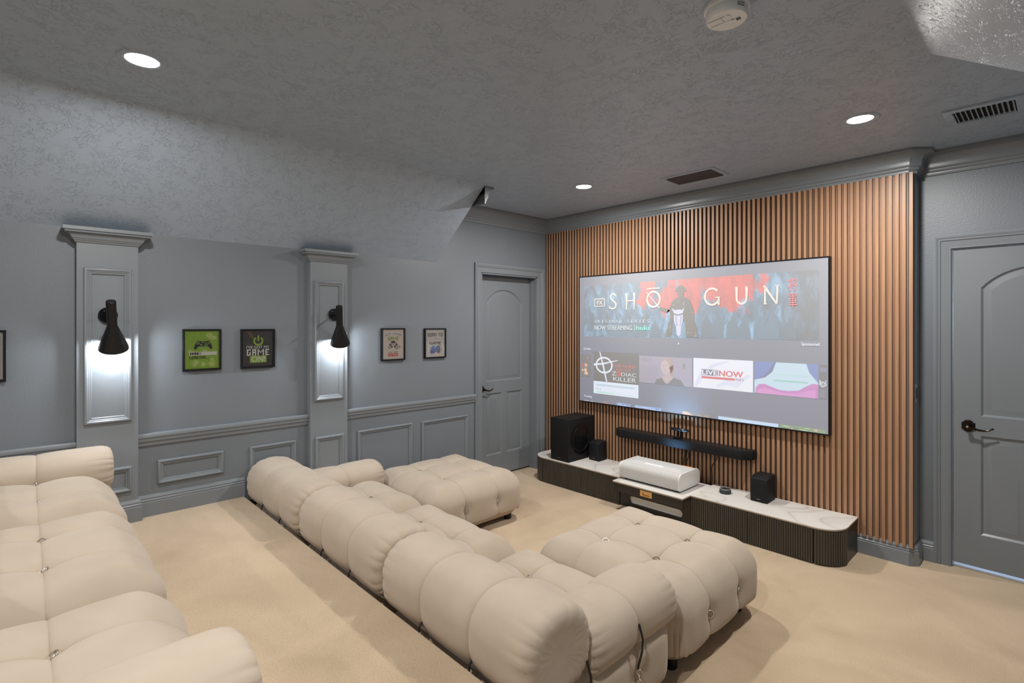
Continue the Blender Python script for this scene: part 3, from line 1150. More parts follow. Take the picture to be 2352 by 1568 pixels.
def poster_just(A, w, h):
    A.rect(0.01, 0.01, w - 0.01, h - 0.01, (224, 214, 204), 0)
    A.text('JUST 1 MORE', 0.034, 0.196, 0.190, 0.216, (92, 140, 178), 2, 0.02, 0.012)
    A.pixels('GAME', 0.062, 0.166, 0.164, 0.196, (132, 158, 50), 2)
    for k in range(22):
        a = 2 * PI * k / 22 + random.uniform(-0.1, 0.1)
        r0, r1 = 0.030, random.uniform(0.040, 0.050)
        c = (60, 50, 60) if k % 3 else (50, 70, 140)
        if math.sin(a) < -0.75:
            continue
        A.ribbon([(0.113 + r0 * math.cos(a), 0.120 + r0 * math.sin(a)), (0.113 + r1 * math.cos(a), 0.120 + r1 * math.sin(a))], [0.006, 0.001], c, 1)
    gamepad(A, 0.113, 0.126, 0.047, (46, 38, 40), 2)
    gamepad(A, 0.113, 0.126, 0.043, (196, 182, 174), 3)
    A.poly([(0.094, 0.152), (0.092, 0.164), (0.100, 0.156), (0.106, 0.166), (0.112, 0.157), (0.119, 0.166), (0.124, 0.156), (0.133, 0.163), (0.131, 0.152), (0.127, 0.145), (0.098, 0.145)], (40, 34, 36), 4)
    for cx in (0.087, 0.139):
        A.rect(cx - 0.003, 0.119, cx + 0.003, 0.137, (62, 44, 48), 4)
        A.rect(cx - 0.009, 0.125, cx + 0.009, 0.131, (62, 44, 48), 4.5)
    A.ell(0.097, 0.112, 0.007, 0.007, (36, 30, 34), 4, 14)
    A.ell(0.128, 0.112, 0.007, 0.007, (36, 30, 34), 4, 14)
    A.rect(0.111, 0.110, 0.115, 0.118, (200, 80, 70), 4)
    for a, b, r in ((0.172, 0.114, 0.006), (0.172, 0.100, 0.003), (0.047, 0.096, 0.003), (0.056, 0.112, 0.002)):
        A.ell(a, b, r, r, (52, 66, 120), 4, 10)
    A.text('AND THEN', 0.064, 0.060, 0.158, 0.074, (90, 86, 90), 2)
    A.rect(0.064, 0.034, 0.156, 0.058, (206, 70, 60), 2)
    A.text('ANOTHER', 0.068, 0.038, 0.152, 0.054, (228, 214, 206), 3, 0.02)


def poster_born(A, w, h):
    A.rect(0.01, 0.01, w - 0.01, h - 0.01, (222, 214, 204), 0)
    A.pixels('BORN TO', 0.034, 0.192, 0.196, 0.222, (44, 38, 46), 2)
    zz = [(0.012, 0.168), (0.022, 0.164), (0.030, 0.170), (0.040, 0.152), (0.050, 0.186), (0.058, 0.166), (0.066, 0.172), (0.074, 0.166), (0.094, 0.166), (0.102, 0.170), (0.110, 0.150), (0.120, 0.188), (0.128, 0.164), (0.136, 0.170), (0.146, 0.167), (0.168, 0.169), (0.178, 0.154), (0.188, 0.188), (0.196, 0.168), (0.208, 0.170)]
    A.ribbon(zz, 0.0026, (78, 142, 182), 2)
    A.text('GAME', 0.052, 0.120, 0.178, 0.146, (44, 40, 44), 2, 0.03)
    A.splat(0.098, 0.076, 0.040, (66, 110, 178), 2, 14, 0.15)
    A.splat(0.080, 0.058, 0.026, (58, 98, 168), 3, 12, 0.3)
    A.ell(0.150, 0.078, 0.020, 0.036, (78, 70, 88), 3, 20)
    A.rect(0.120, 0.056, 0.142, 0.104, (70, 108, 170), 4)
    for a, b in ((0.150, 0.094), (0.150, 0.080), (0.144, 0.087), (0.157, 0.087)):
        A.ell(a, b, 0.003, 0.003, (180, 176, 186), 4, 10)
    A.ell(0.118, 0.092, 0.004, 0.004, (210, 220, 236), 5, 10)
    A.rect(0.060, 0.056, 0.100, 0.059, (140, 40, 60), 5)
    for k in range(12):
        a = -1.2 + k * 0.22
        A.ribbon([(0.146 + 0.03 * math.cos(a), 0.078 + 0.044 * math.sin(a)), (0.146 + 0.042 * math.cos(a), 0.078 + 0.058 * math.sin(a))], [0.004, 0.001], (66, 70, 120), 1)
    for a, b, r in ((0.182, 0.074, 0.006), (0.180, 0.060, 0.003), (0.048, 0.050, 0.003)):
        A.ell(a, b, r, r, (52, 62, 112), 4, 10)


def poster_plain(A, w, h):
    A.rect(0.01, 0.01, w - 0.01, h - 0.01, (196, 192, 186), 0)
    A.rect(0.13, 0.03, w - 0.022, h - 0.03, (170, 167, 162), 1)


picture(-3.379, -3.160, 1.242, 1.509, 'black framed bright green poster with a game controller and loading bar', poster_loading)
picture(-3.039, -2.818, 1.239, 1.507, 'black framed charcoal poster with a green power symbol', poster_gameon)
picture(-1.980, -1.758, 1.238, 1.506, 'black framed white poster with a grey crowned controller and red word bar', poster_just)
picture(-1.562, -1.334, 1.238, 1.502, 'black framed white poster with a heartbeat line and blue paint splash, next to the door', poster_born)
picture(-4.402, -4.180, 1.240, 1.511, 'black framed pale poster cut off at the edge of the photo', poster_plain)

# ================================================================== PROJECTION SCREEN
SX, SZ, SWD, SH, SY = 0.500, 0.766, 2.228, 1.247, -0.050
t = thing('projection_screen', 'large grey projection screen showing a streaming menu on the slatted wall', 'screen', (SX + SWD / 2, SY, SZ))
screen = t
mb = MB()
mb.sweep([(SX, SZ), (SX + SWD, SZ), (SX + SWD, SZ + SH), (SX, SZ + SH)], [(0.0, 0.036), (0.0, 0.001), (0.001, 0.0), (0.008, 0.0), (0.009, 0.003), (0.009, 0.036)], lambda a, b, h: (a, SY + h, b), closed=True)
part('frame', mb, M['frame_black'], t)
for bx in (SX + 0.2, SX + SWD - 0.26):
    for bz in (SZ + 0.1, SZ + SH - 0.16):
        part('wall_bracket', MB().box((bx, SY + 0.012, bz), (bx + 0.06, -0.012, bz + 0.06)), M['black'], t)
sm, nt, b = new_mat('screen_fabric')
setp(b, color=SCREEN_BASE, rough=0.55, spec=0.35, emit=srgb(76, 84, 112), emit_s=0.64 * SCREEN_GAIN)
surf = part('screen_surface', MB().box((SX + 0.009, SY + 0.004, SZ + 0.009), (SX + SWD - 0.009, SY + 0.010, SZ + SH - 0.009)), sm, t)


def scr(k=0):
    return Art((SX, SY + 0.0038 - k * 0.0004, SZ), (1, 0, 0), (0, 0, 1), (0, -1, 0), glow)


def mm(*a):
    return [v / 1000 for v in a]


# banner: a procedural red and blue painted backdrop
bm_, nt, b = new_mat('projected_banner')
tc = nt.nodes.new('ShaderNodeTexCoord')
sep = nt.nodes.new('ShaderNodeSeparateXYZ')
nt.links.new(tc.outputs['Object'], sep.inputs[0])
mp = nt.nodes.new('ShaderNodeMapping')
mp.inputs['Scale'].default_value = (3.2, 1, 1.5)
nt.links.new(tc.outputs['Object'], mp.inputs[0])
n1 = noise(nt, mp.outputs[0], 1.6, 6, 0.62, 0.4)
n2 = noise(nt, mp.outputs[0], 3.4, 6, 0.66, 0.5)
u = mathn(nt, 'DIVIDE', mathn(nt, 'ADD', sep.outputs[0], 1.114), 2.228)
red_u = ramp(nt, u, [(0.0, (0, 0, 0)), (0.24, (0.02,) * 3), (0.33, (0.55,) * 3), (0.42, (0.62,) * 3), (0.55, (0.72,) * 3), (0.59, (0.3,) * 3), (0.66, (0.75,) * 3), (0.75, (0.65,) * 3), (0.82, (0.25,) * 3), (0.88, (0, 0, 0))])
rm = mathn(nt, 'ADD', red_u, mathn(nt, 'MULTIPLY', mathn(nt, 'SUBTRACT', n1, 0.5), 1.9))
# fewer reds low down where the crowd stands
low = ramp(nt, mathn(nt, 'SUBTRACT', sep.outputs[2], 0.64), [(0.0, (0.75,) * 3), (0.16, (0.45,) * 3), (0.34, (0, 0, 0))])
rm = mathn(nt, 'SUBTRACT', rm, low)
rmask = ramp(nt, rm, [(0.44, (0, 0, 0)), (0.54, (1, 1, 1))])
blue = ramp(nt, n2, [(0.30, srgb(16, 52, 74)), (0.50, srgb(36, 100, 136)), (0.66, srgb(110, 172, 214))])
red = ramp(nt, n2, [(0.30, srgb(150, 26, 24)), (0.6, srgb(212, 44, 38))])
mx = nt.nodes.new('ShaderNodeMix')
mx.data_type = 'RGBA'
nt.links.new(rmask, mx.inputs[0])
nt.links.new(blue, mx.inputs[6])
nt.links.new(red, mx.inputs[7])
edge = ramp(nt, u, [(0.0, (0.55,) * 3), (0.14, (0.8,) * 3), (0.22, (1, 1, 1)), (0.80, (1, 1, 1)), (0.92, (0.45,) * 3), (1.0, (0.3,) * 3)])
m2 = nt.nodes.new('ShaderNodeMix')
m2.data_type = 'RGBA'
m2.blend_type = 'MULTIPLY'
m2.inputs[0].default_value = 1.0
nt.links.new(mx.outputs[2], m2.inputs[6])
nt.links.new(edge, m2.inputs[7])
nt.links.new(m2.outputs[2], b.inputs['Emission Color'])
setp(b, color=SCREEN_BASE, rough=0.7, spec=0.2, emit_s=0.66 * SCREEN_GAIN)
mb = MB()
zz = SY + 0.0037
mb.add([(SX + 0.068, zz, SZ + 0.650), (SX + 2.165, zz, SZ + 0.658), (SX + 2.165, zz, SZ + 1.158), (SX + 0.068, zz, SZ + 1.150)], [(0, 1, 2, 3)])
part('banner_picture', mb, bm_, t)

A = scr(1)
CREAM, PALE = (222, 214, 196), (206, 214, 216)
# crowd of riders in the mist
for k, x in enumerate((0.42, 0.53, 0.66, 0.74, 0.86, 1.34, 1.43, 1.55, 1.64, 1.76, 1.85, 1.97)):
    c = random.choice([(30, 84, 112), (26, 74, 100), (36, 92, 122)])
    y = 0.69 + random.uniform(0.0, 0.04)
    A.poly([(x - 0.05, 0.660), (x + 0.05, 0.660), (x + 0.046, y + 0.03), (x + 0.030, y + 0.07), (x + 0.012, y + 0.085), (x + 0.012, y + 0.10), (x + 0.004, y + 0.115), (x - 0.008, y + 0.112), (x - 0.013, y + 0.098), (x - 0.012, y + 0.085), (x - 0.032, y + 0.07), (x - 0.046, y + 0.03)], c, 1 + k * 0.2)
    if k % 3 == 0:
        A.ribbon([(x + 0.03, y + 0.05), (x + 0.075, y + 0.16)], 0.004, c, 4)
# generic dark rider on a pale horse
DK, DK2 = (34, 26, 22), (58, 44, 36)
A.poly([(1.035, 0.975), (1.085, 1.005), (1.14, 1.005), (1.19, 0.975), (1.225, 0.90), (1.235, 0.80), (1.262, 0.700), (1.268, 0.662), (1.16, 0.662), (1.15, 0.80), (1.03, 0.80), (1.02, 0.662), (0.965, 0.662), (0.975, 0.720), (1.005, 0.800), (1.01, 0.89), (0.985, 0.905), (0.905, 0.925), (0.900, 0.900), (0.975, 0.870)], DK, 11)
A.ell(1.108, 1.035, 0.030, 0.038, DK2, 12)
A.poly([(1.055, 1.055), (1.075, 1.085), (1.092, 1.100), (1.124, 1.100), (1.142, 1.085), (1.165, 1.055), (1.142, 1.050), (1.108, 1.062), (1.075, 1.050)], (46, 38, 34), 13)
A.ribbon([(0.905, 0.915), (0.778, 1.059)], [0.010, 0.004], (206, 214, 226), 14)
HR = (196, 198, 226)
A.poly([(1.045, 0.870), (1.026, 0.912), (1.054, 0.893), (1.092, 0.898), (1.118, 0.893), (1.139, 0.912), (1.130, 0.870), (1.128, 0.800), (1.112, 0.740), (1.110, 0.690), (1.088, 0.664), (1.070, 0.690), (1.066, 0.740), (1.046, 0.800)], HR, 14)
A.poly([(1.056, 0.845), (1.074, 0.845), (1.082, 0.76), (1.068, 0.75)], (150, 152, 190), 15)
A.poly([(1.106, 0.845), (1.120, 0.845), (1.112, 0.76), (1.100, 0.75)], (150, 152, 190), 15)
A.ribbon([(1.040, 0.862), (1.088, 0.850), (1.134, 0.862)], 0.012, (60, 52, 60), 16)
for k in range(60):
    x, y = random.uniform(0.97, 1.26), random.uniform(0.67, 0.99)
    if abs(x - 1.09) < 0.06 and y < 0.9:
        continue
    if abs(x - 1.12) < 0.10 + (0.9 - y) * 0.16:
        A.ell(x, y, random.uniform(0.003, 0.007), random.uniform(0.003, 0.008), random.choice([(140, 116, 96), (96, 78, 66), (170, 160, 160)]), 12 + k * 0.02, 8)
A.build('banner_figures', t)['kind'] = 'stuff'

def letter(name, fn):
    A = scr(8)
    fn(A)
    o = A.build(name, t)
    if name == 'caption':
        o['kind'] = 'stuff'
    return o


def badge(A):
    for a, b_ in (((0.197, 0.944), (0.318, 0.945)), ((0.316, 0.941), (0.318, 1.020)), ((0.320, 1.017), (0.198, 1.016)), ((0.200, 1.018), (0.199, 0.941))):
        A.ribbon([a, b_], 0.009, PALE, 2)
    A.rect(0.203, 0.947, 0.314, 1.014, (60, 66, 74), 1)
    A.text('FX', 0.224, 0.960, 0.294, 1.000, PALE, 2, 0.045)


letter('badge', badge)
# S H O G U N with a macron, drawn as brushed strokes
w = 0.016
S_ = [(0.444, 1.036), (0.438, 1.052), (0.418, 1.058), (0.396, 1.050), (0.386, 1.034), (0.390, 1.016), (0.410, 0.998), (0.434, 0.980), (0.448, 0.960), (0.446, 0.936), (0.426, 0.920), (0.400, 0.918), (0.378, 0.928), (0.371, 0.944)]
letter('title_letter', lambda A: A.ribbon(S_, [0.010] + [w] * (len(S_) - 2) + [0.009], CREAM, 2))


def let_h(A):
    A.ribbon([(0.562, 1.058), (0.568, 0.985), (0.566, 0.905)], [0.022, w, 0.008], CREAM, 2)
    A.ribbon([(0.648, 1.061), (0.650, 0.985), (0.646, 0.902)], [0.024, w, 0.008], CREAM, 2)
    A.ribbon([(0.566, 0.986), (0.650, 0.988)], 0.012, CREAM, 2)


letter('title_letter', let_h)
letter('title_letter', lambda A: A.ribbon([(0.848 + 0.064 * math.cos(a), 0.992 + 0.067 * math.sin(a)) for a in [2 * PI * k / 30 for k in range(30)]], 0.017, CREAM, 2, True))
letter('title_macron', lambda A: A.ribbon([(0.784, 1.086), (0.850, 1.089), (0.912, 1.089)], [0.014, 0.010, 0.012], CREAM, 2))


def let_g(A):
    A.ribbon([(1.385 + 0.060 * math.cos(a), 0.996 + 0.066 * math.sin(a)) for a in [math.radians(42 + 290 * k / 24) for k in range(25)]], 0.017, CREAM, 2)
    A.ribbon([(1.440, 0.928), (1.440, 0.990)], 0.016, CREAM, 2)
    A.ribbon([(1.412, 0.990), (1.450, 0.990)], 0.010, CREAM, 2)


letter('title_letter', let_g)
U_ = [(1.583, 1.064), (1.584, 0.975)] + [(1.622 + 0.038 * math.cos(math.radians(180 + 180 * k / 10)), 0.972 + 0.040 * math.sin(math.radians(180 + 180 * k / 10))) for k in range(1, 10)] + [(1.660, 0.975), (1.661, 1.064)]


def let_u(A):
    A.ribbon(U_, [0.022] + [w] * (len(U_) - 2) + [0.022], CREAM, 2)
    A.ribbon([(1.571, 1.062), (1.596, 1.062)], 0.008, CREAM, 2)
    A.ribbon([(1.650, 1.062), (1.672, 1.062)], 0.008, CREAM, 2)


letter('title_letter', let_u)


def let_n(A):
    A.ribbon([(1.797, 1.060), (1.798, 0.926)], [0.012, 0.016], CREAM, 2)
    A.ribbon([(1.789, 1.064), (1.882, 0.924)], [0.020, 0.014], CREAM, 2)
    A.ribbon([(1.882, 0.924), (1.886, 1.066)], [0.012, 0.016], CREAM, 2)
    A.ribbon([(1.870, 1.062), (1.900, 1.064)], 0.008, CREAM, 2)
    A.ribbon([(1.786, 0.926), (1.812, 0.926)], 0.008, CREAM, 2)


letter('title_letter', let_n)
letter('title_character', lambda A: A.text('\u5c06', 1.960, 1.018, 2.024, 1.110, (206, 44, 44), 2, 0.012))
letter('title_character', lambda A: A.text('\u8ecd', 1.962, 0.896, 2.020, 0.998, (206, 44, 44), 2, 0.012))


def subtitle(A):
    for k, ch in enumerate('ORIGINAL SERIES'):
        if ch != ' ':
            xc = 0.197 + k * (0.611 / 14.6)
            A.text(ch, xc + (0.008 if ch == 'I' else 0), 0.785, xc + (0.015 if ch == 'I' else 0.024), 0.813, PALE, 2, 0.01)


letter('caption', subtitle)
letter('caption', lambda A: A.text('NOW STREAMING', 0.197, 0.717, 0.628, 0.759, PALE, 2, 0.012))
letter('caption_bar', lambda A: A.rect(0.648, 0.711, 0.653, 0.769, PALE, 2))
letter('streaming_logo', lambda A: A.text('hulu', 0.669, 0.718, 0.808, 0.760, (96, 230, 206), 2, 0.05))
letter('page_dot', lambda A: A.ell(1.089, 0.607, 0.006, 0.008, (226, 230, 240), 2, 14))
WH = (222, 226, 238)
letter('caption', lambda A: A.text('Sponsored', 2.047, 0.614, 2.164, 0.644, WH, 2, 0.02))
letter('caption', lambda A: A.text('On Now', 0.060, 0.516, 0.151, 0.542, WH, 2, 0.01))
letter('caption', lambda A: A.text('Trending', 0.065, 0.043, 0.164, 0.071, WH, 2, 0.01))

A = scr(2)
A.rect(0.022, 0.250, 0.150, 0.470, (72, 68, 72), 0)
for k in range(9):
    A.splat(random.uniform(0.045, 0.11), random.uniform(0.28, 0.38), random.uniform(0.010, 0.02), random.choice([(190, 70, 40), (150, 50, 30), (235, 190, 150)]), 1 + k * 0.3, 7, 0.8)
A.ribbon([(0.105, 0.43), (0.112, 0.45)], 0.006, (210, 150, 100), 2)
A.build('tile_picture', t)

A = scr(2)
A.rect(0.184, 0.220, 0.692, 0.505, (52, 50, 52), 0)
WB = (214, 224, 240)
A.ribbon([(0.309 + 0.092 * math.cos(a), 0.378 + 0.072 * math.sin(a)) for a in [2 * PI * k / 30 for k in range(30)]], 0.017, WB, 2, True)
A.ribbon([(0.258, 0.506), (0.300, 0.370), (0.340, 0.222)], [0.010, 0.018, 0.014], WB, 3)
A.ribbon([(0.186, 0.377), (0.300, 0.392), (0.467, 0.432)], [0.020, 0.016, 0.006], WB, 3)
A.text('THE HUNT', 0.405, 0.366, 0.669, 0.394, (196, 50, 44), 2, 0.02)
A.text('FOR THE', 0.451, 0.336, 0.614, 0.356, (196, 50, 44), 2, 0.02)
A.text('Z', 0.399, 0.288, 0.452, 0.326, PALE, 2)
A.ribbon([(0.478 + 0.020 * math.cos(a), 0.308 + 0.018 * math.sin(a)) for a in [2 * PI * k / 16 for k in range(16)]], 0.006, (206, 50, 44), 2, True)
A.rect(0.475, 0.280, 0.481, 0.336, (206, 50, 44), 3)
A.rect(0.450, 0.305, 0.506, 0.311, (206, 50, 44), 3)
A.text('DIAC', 0.506, 0.288, 0.669, 0.322, PALE, 2)
A.text('KILLER', 0.417, 0.238, 0.667, 0.276, PALE, 2)
A.rect(0.184, 0.098, 0.692, 0.219, (214, 226, 242), 1)
A.rect(0.213, 0.176, 0.660, 0.193, (176, 198, 218), 2)
A.text('TV-14', 0.213, 0.132, 0.273, 0.152, (100, 150, 180), 2, 0.01)
A.rect(0.213, 0.112, 0.426, 0.118, (100, 220, 160), 2)
A.rect(0.426, 0.114, 0.656, 0.116, (170, 180, 190), 2)
A.build('tile_picture', t)

A = scr(2)
A.rect(0.702, 0.247, 1.212, 0.488, (140, 132, 156), 0)
A.rect(0.702, 0.247, 0.90, 0.40, (132, 124, 148), 1)
for k in range(8):
    A.ell(random.uniform(0.72, 0.83), random.uniform(0.44, 0.47), random.uniform(0.008, 0.02), 0.006, (116, 108, 134), 1 + k * 0.1, 10, random.uniform(-0.5, 0.5))
A.rect(1.128, 0.390, 1.150, 0.440, (112, 106, 126), 1)
A.rect(1.132, 0.412, 1.146, 0.430, (84, 80, 98), 2)
A.poly([(0.858, 0.248), (0.880, 0.288), (0.925, 0.304), (0.985, 0.300), (1.05, 0.312), (1.11, 0.295), (1.145, 0.248)], (62, 56, 68), 3)
A.ell(0.985, 0.412, 0.056, 0.074, (150, 124, 118), 2)
A.poly([(0.995, 0.40), (1.036, 0.42), (1.044, 0.36), (1.030, 0.325), (1.000, 0.345)], (144, 118, 112), 2)
A.poly([(0.928, 0.306), (0.962, 0.262), (0.985, 0.256), (1.040, 0.310), (1.012, 0.330), (1.010, 0.380), (0.955, 0.372), (0.958, 0.330)], (170, 146, 148), 4)
A.ell(0.962, 0.400, 0.042, 0.062, (182, 158, 160), 5, 24, 0.12)
A.poly([(0.918, 0.425), (0.935, 0.462), (0.970, 0.482), (1.010, 0.474), (1.028, 0.430), (1.014, 0.400), (1.000, 0.440), (0.960, 0.462), (0.932, 0.445)], (158, 134, 126), 6)
A.ell(0.944, 0.410, 0.006, 0.003, (110, 92, 100), 6, 10)
A.ell(0.972, 0.411, 0.006, 0.003, (110, 92, 100), 6, 10)
A.ribbon([(0.950, 0.408), (0.946, 0.389), (0.954, 0.386)], 0.002, (160, 136, 140), 6)
A.ribbon([(0.944, 0.366), (0.955, 0.368), (0.968, 0.365)], 0.005, (160, 118, 124), 6)
A.build('tile_picture', t)

A = scr(2)
A.rect(1.223, 0.250, 1.709, 0.493, (224, 226, 240), 0)
A.ribbon([(1.24, 0.26), (1.30, 0.36), (1.40, 0.44), (1.52, 0.48)], [0.02, 0.05, 0.03, 0.01], (206, 210, 232), 1)
A.ribbon([(1.42, 0.27), (1.50, 0.31), (1.58, 0.30), (1.68, 0.38)], [0.02, 0.04, 0.05, 0.02], (208, 212, 234), 1)
A.rect(1.292, 0.353, 1.436, 0.408, (232, 234, 244), 2)
A.rect(1.295, 0.356, 1.433, 0.405, (56, 62, 108), 3)
A.text('LIVE', 1.300, 0.361, 1.428, 0.400, (236, 238, 246), 4, 0.03)
A.text('NOW', 1.441, 0.356, 1.635, 0.404, (200, 40, 56), 3, 0.055)
A.rect(1.295, 0.330, 1.570, 0.348, (200, 40, 56), 3)
A.text('FOX', 1.576, 0.331, 1.620, 0.349, (40, 44, 84), 3, 0.04)
A.poly([(1.624, 0.340), (1.636, 0.349), (1.636, 0.331)], (200, 40, 56), 3)
A.build('tile_picture', t)

A = scr(2)
A.rect(1.719, 0.250, 2.156, 0.491, (176, 206, 224), 0)
A.poly([(1.719, 0.491), (1.86, 0.491), (1.835, 0.44), (1.79, 0.39), (1.735, 0.355), (1.719, 0.350)], (54, 98, 176), 1)
A.poly([(2.156, 0.491), (2.08, 0.491), (2.10, 0.43), (2.156, 0.36)], (54, 98, 176), 1)
A.poly([(1.86, 0.491), (1.835, 0.44), (1.79, 0.39), (1.735, 0.355), (1.80, 0.375), (1.85, 0.42), (1.875, 0.491)], (34, 66, 130), 2)
A.rect(1.86, 0.35, 2.09, 0.362, (120, 190, 180), 1)
A.rect(1.86, 0.40, 2.09, 0.404, (150, 200, 200), 1)
A.poly([(1.725, 0.250), (1.730, 0.292), (1.75, 0.318), (1.79, 0.326), (1.84, 0.308), (1.90, 0.288), (1.96, 0.286), (2.03, 0.296), (2.08, 0.33), (2.12, 0.352), (2.156, 0.350), (2.156, 0.250)], (180, 84, 176), 2)
A.poly([(1.735, 0.250), (1.745, 0.28), (1.80, 0.296), (1.86, 0.28), (1.93, 0.268), (2.02, 0.270), (2.09, 0.30), (2.14, 0.31), (2.14, 0.250)], (198, 112, 192), 3)
A.build('tile_picture', t)

A = scr(2)
A.rect(2.164, 0.252, 2.210, 0.491, (40, 44, 72), 0)
A.text('RDS', 2.164, 0.345, 2.209, 0.385, (206, 210, 226), 2, 0.03, -0.012)
for k in range(4):
    A.rect(2.168 + k * 0.010, 0.256, 2.173 + k * 0.010, 0.32, (100, 108, 140), 1)
A.rect(2.166, 0.44, 2.208, 0.47, (80, 88, 128), 1)
A.build('tile_picture', t)


def strip(x0, x1, base, blobs, z1=0.036):
    A = scr(2)
    A.rect(x0, 0.010, x1, z1, base, 0)
    n_ = 0
    for c in blobs:
        for k in range(4):
            cx = random.uniform(x0 + 0.02, x1 - 0.02)
            A.ell(cx, random.uniform(0.015, z1 - 0.006), min(random.uniform(0.008, 0.03), cx - x0, x1 - cx), random.uniform(0.003, 0.006), c, 1 + n_ * 0.3, 12)
            n_ += 1
    A.build('tile_picture', t)


strip(0.301, 0.371, (120, 96, 104), [(180, 110, 100), (140, 100, 110)], 0.030)
strip(0.455, 0.605, (110, 150, 210), [(60, 90, 150), (160, 190, 230)])
strip(0.655, 0.922, (120, 168, 224), [(190, 150, 170), (70, 100, 160), (190, 210, 240)])
strip(1.435, 1.892, (176, 206, 240), [(200, 220, 246), (200, 214, 170)])
strip(1.900, 2.204, (90, 130, 84), [(60, 100, 60), (150, 180, 120), (190, 150, 140)], 0.038)
A = scr(2)
A.rect(1.105, 0.010, 1.372, 0.038, (92, 88, 92), 0)
A.poly([(1.120, 0.037), (1.175, 0.037), (1.225, 0.010), (1.130, 0.010)], (222, 170, 110), 1)
for k in range(7):
    x = 1.257 + k * 0.015
    A.ribbon([(x, 0.012), (x + random.uniform(-0.01, 0.012), random.uniform(0.02, 0.036))], [0.004, 0.001], (226, 180, 120), 1)
A.build('tile_picture', t)
A = scr(2)
A.rect(0.070, 0.010, 0.190, 0.020, (84, 87, 98), 0)
for k in range(10):
    x = 0.073 + k * 0.009 + (0.02 if k > 5 else 0)
    A.rect(x, 0.011, x + 0.006, 0.018, (200, 204, 216), 1)
A.build('tile_picture', t)

# ================================================================== MEDIA CONSOLE
CT = 0.240      # top of the consoles
CF = -0.415     # their front plane


def fluted(path, z0, z1, pitch=0.0147, amp=0.0075, back=0.012):
    """ribbed board following a plan path, outward to the right of the path"""
    P = [Vector(p) for p in path]
    L = [0.0]
    for i in range(1, len(P)):
        L.append(L[-1] + (P[i] - P[i - 1]).length)
    total = L[-1]
    n = max(1, round(total / pitch))

    def at(s):
        s = min(max(s, 0), total)
        for i in range(1, len(P)):
            if s <= L[i] + 1e-9:
                d = (P[i] - P[i - 1]).normalized()
                return P[i - 1] + d * (s - L[i - 1]), Vector((d.y, -d.x))
        d = (P[-1] - P[-2]).normalized()
        return P[-1], Vector((d.y, -d.x))
    front, rear = [], []
    for k in range(n):
        for t, o in ((0.0, 0.0), (0.16, 0.0), (0.26, 0.75), (0.42, 1.0), (0.74, 1.0), (0.90, 0.75)):
            p, nn = at((k + t) / n * total)
            front.append(p + nn * amp * o)
            rear.append(p - nn * back)
    p, nn = at(total)
    front.append(p)
    rear.append(p - nn * back)
    m = len(front)
    V = [(p.x, p.y, z0) for p in front] + [(p.x, p.y, z1) for p in front] + [(p.x, p.y, z0) for p in rear] + [(p.x, p.y, z1) for p in rear]
    F = []
    for i in range(m - 1):
        F += [(i, i + 1, m + i + 1, m + i), (2 * m + i + 1, 2 * m + i, 3 * m + i, 3 * m + i + 1), (m + i, m + i + 1, 3 * m + i + 1, 3 * m + i), (i + 1, i, 2 * m + i, 2 * m + i + 1)]
    F += [(0, m, 3 * m, 2 * m), (m - 1, 3 * m - 1, 4 * m - 1, 2 * m - 1)]
    return MB().add(V, F)


def console(xa, xb, seams, left_end, label):
    R = 0.150
    t = thing('media_console', label, 'cabinet', ((xa + xb) / 2, -0.2, 0), group='low media consoles')
    # carcass (inside the ribbed skin)
    inset = 0.013
    if left_end:
        plan = [(xa + inset, -0.014), (xa + inset, CF + R)] + arc(xa + R, CF + R, R - inset, 180, 270, 10) + [(xb, CF + inset), (xb, -0.014)]
        top = [(xa - 0.004, -0.012), (xa - 0.004, CF + R)] + arc(xa + R, CF + R, R + 0.006, 180, 270, 12) + [(xb, CF - 0.006), (xb, -0.012)]
    else:
        plan = [(xa, -0.014), (xa, CF + inset)] + arc(xb - R, CF + R, R - inset, 270, 360, 10) + [(xb - inset, -0.014)]
        top = [(xa, -0.012), (xa, CF - 0.006)] + arc(xb - R, CF + R, R + 0.006, 270, 360, 12) + [(xb + 0.004, -0.012)]
    part('carcass', MB().prism(plan, 0.0, CT - 0.014, 'z'), M['cab_flat'], t)
    o = part('worktop', MB().prism(top, CT - 0.005, CT, 'z'), M['stone'], t)
    o['label'] = 'white veined stone top'
    c = [(p[0] + (0.002 if p[0] < (xa + xb) / 2 else -0.002), p[1] + (0.002 if p[1] < -0.2 else 0)) for p in top]
    part('worktop_edge', MB().prism(c, CT - 0.013, CT - 0.005, 'z'), M['tan'], t)
    z0, z1 = 0.008, CT - 0.016
    for a, b in seams:
        part('door', fluted([(a + 0.0015, CF), (b - 0.0015, CF)], z0, z1), M['cab'], t, 25)
    if left_end:
        part('curved_end', fluted(arc(xa + R, CF + R, R, 182, 268, 24), z0, z1), M['cab'], t, 25)
        part('side_panel', MB().box((xa, CF + R, z0), (xa + 0.012, -0.014, z1)), M['cab_flat'], t)
    else:
        part('curved_end', fluted(arc(xb - R, CF + R, R, 272, 358, 24), z0, z1), M['cab'], t, 25)
        part('side_panel', MB().box((xb - 0.012, CF + R, z0), (xb, -0.014, z1)), M['cab_flat'], t)
    return t


console(0.200, 1.247, [(0.350, 0.828), (0.828, 1.247)], True, 'ribbed dark console with white stone top under the subwoofer')
console(1.893, 2.885, [(1.893, 2.318), (2.318, 2.735)], False, 'ribbed dark console with white stone top under the round smart speaker')

